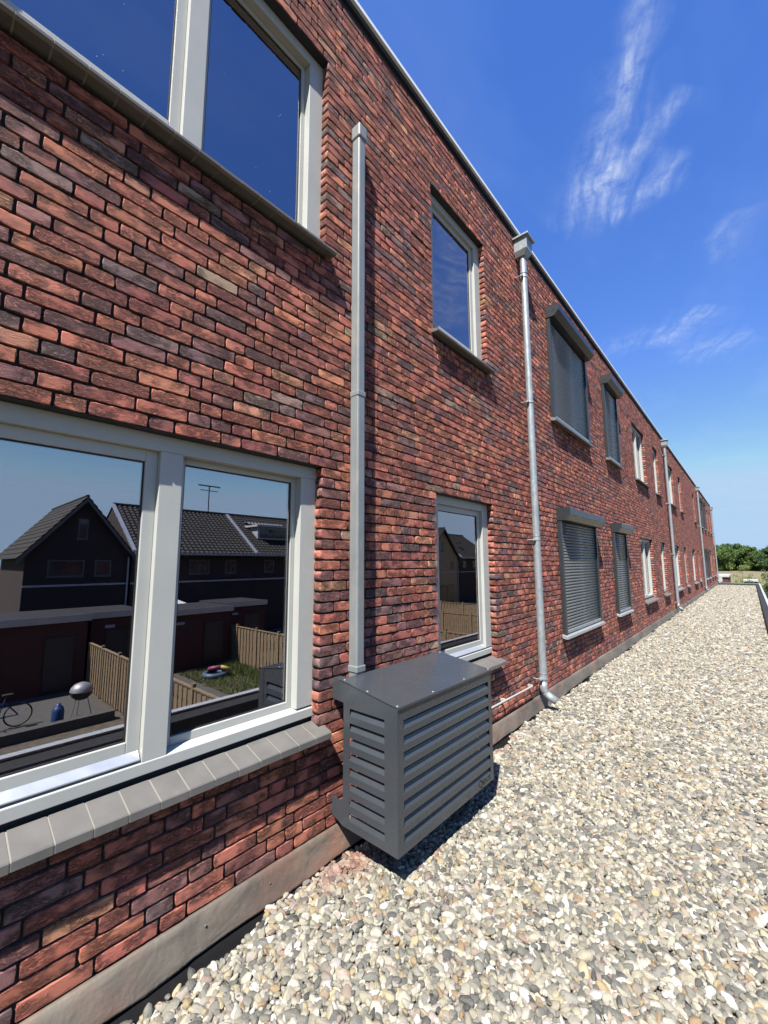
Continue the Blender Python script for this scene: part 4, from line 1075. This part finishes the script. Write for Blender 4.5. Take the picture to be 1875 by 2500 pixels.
for k in range(9): spots.append((-38 + k * 10 + tr.uniform(-2, 2), 322 + tr.uniform(-6, 6), tr.uniform(1.0, 1.16), (k + 1) % 4))
for k in range(12): spots.append((62 + k * 9.5 + tr.uniform(-2, 2), 300 + tr.uniform(-10, 10), tr.uniform(.9, 1.12), k % 4))
for x, y, s_, v in spots:
    root = empty('broadleaf_tree', (x, y, GZ)); root.rotation_euler.z = 0
    tag(root, 'dense broadleaf tree in the belt of trees behind the dry field', 'tree', 'belt of trees behind the field')
    for nm, me in (('crown', crowns[v]), ('trunk', trunks[v])):
        o = bpy.data.objects.new(nm, me); COL.objects.link(o); o.parent = root; o.scale = (s_, s_, s_); o.rotation_euler.z = tr.uniform(0, 6.28) if nm == 'crown' else 0
# young tree, shrubs and the low buildings just past the roof end
def small_tree(x, y, h, w, n, mat, name, label, cat, seed, bare=0.3):
    q = np.random.default_rng(seed); root = empty(name, (x, y, GZ)); tag(root, label, cat)
    blobs = [(q.normal(0, w * .35), q.normal(0, w * .35), h * q.uniform(bare, .92), w * q.uniform(.16, .34)) for _ in range(16)]
    for nm, me in (('crown', crown_mesh(n, blobs, .07, seed, mat)), ('trunk', trunk_mesh(h, .05, seed))):
        o = bpy.data.objects.new(nm, me); COL.objects.link(o); o.parent = root
small_tree(1.1, 70, 4.7, 1.5, 1100, 'leaf_light', 'young_tree', 'slender young tree with sparse light leaves beyond the roof end', 'tree', 81)
small_tree(3.0, 56, 3.9, 2.0, 3800, 'leaf_dark', 'shrub', 'dark bushy shrub beyond the corner of the roof parapet', 'shrub', 82, .1)
small_tree(4.6, 60, 3.6, 2.2, 3000, 'leaf', 'shrub', 'mid green shrub right of the dark bushy one', 'shrub', 83, .1)
small_tree(-0.2, 75, 2.6, 2.2, 2200, 'leaf_light', 'shrub', 'low yellow-green shrub behind the brick outbuilding', 'shrub', 84, .1)
small_tree(2.4, 82, 2.4, 2.4, 2200, 'leaf_light', 'shrub', 'low yellow-green shrub beside the slender young tree', 'shrub', 85, .1)
ex = empty('brick_outbuilding', (-1.5, 46, GZ)); tag(ex, 'low red brick outbuilding with white roof edge past the wall end', 'building')
MB().box(-8, 0.45, 44.5, 50, GZ, 0.36).build('wall', 'shed_brick', ex); MB().box(-8.1, 0.53, 44.4, 50.1, 0.361, 0.50).build('roof_edge', 'white_trim', ex)
MB().box(-0.16, 0.08, 44.30, 44.498, -0.02, 0.34).build('hopper_head', 'white_trim', ex); MB().tube([(-0.04, 44.42, 0.0), (-0.04, 44.42, GZ)], .05, 10).build('rain_pipe', 'white_trim', ex)
ca = empty('flat_roof_shed', (1.8, 62, GZ)); tag(ca, 'small dark shed with white flat roof beyond the roof end', 'shed')
MB().box(1.25, 2.35, 60.2, 64, GZ, -0.52).build('wall', 'steel_dark', ca); MB().box(1.2, 2.42, 60.1, 64.1, -0.519, -0.36).build('roof', 'white_trim', ca)
tp = MB().box(0.95, 1.02, 69.6, 69.67, GZ, -0.6).build('tree_stake', 'fence_wood'); tag(tp, 'wooden stake beside the slender young tree', 'stake')
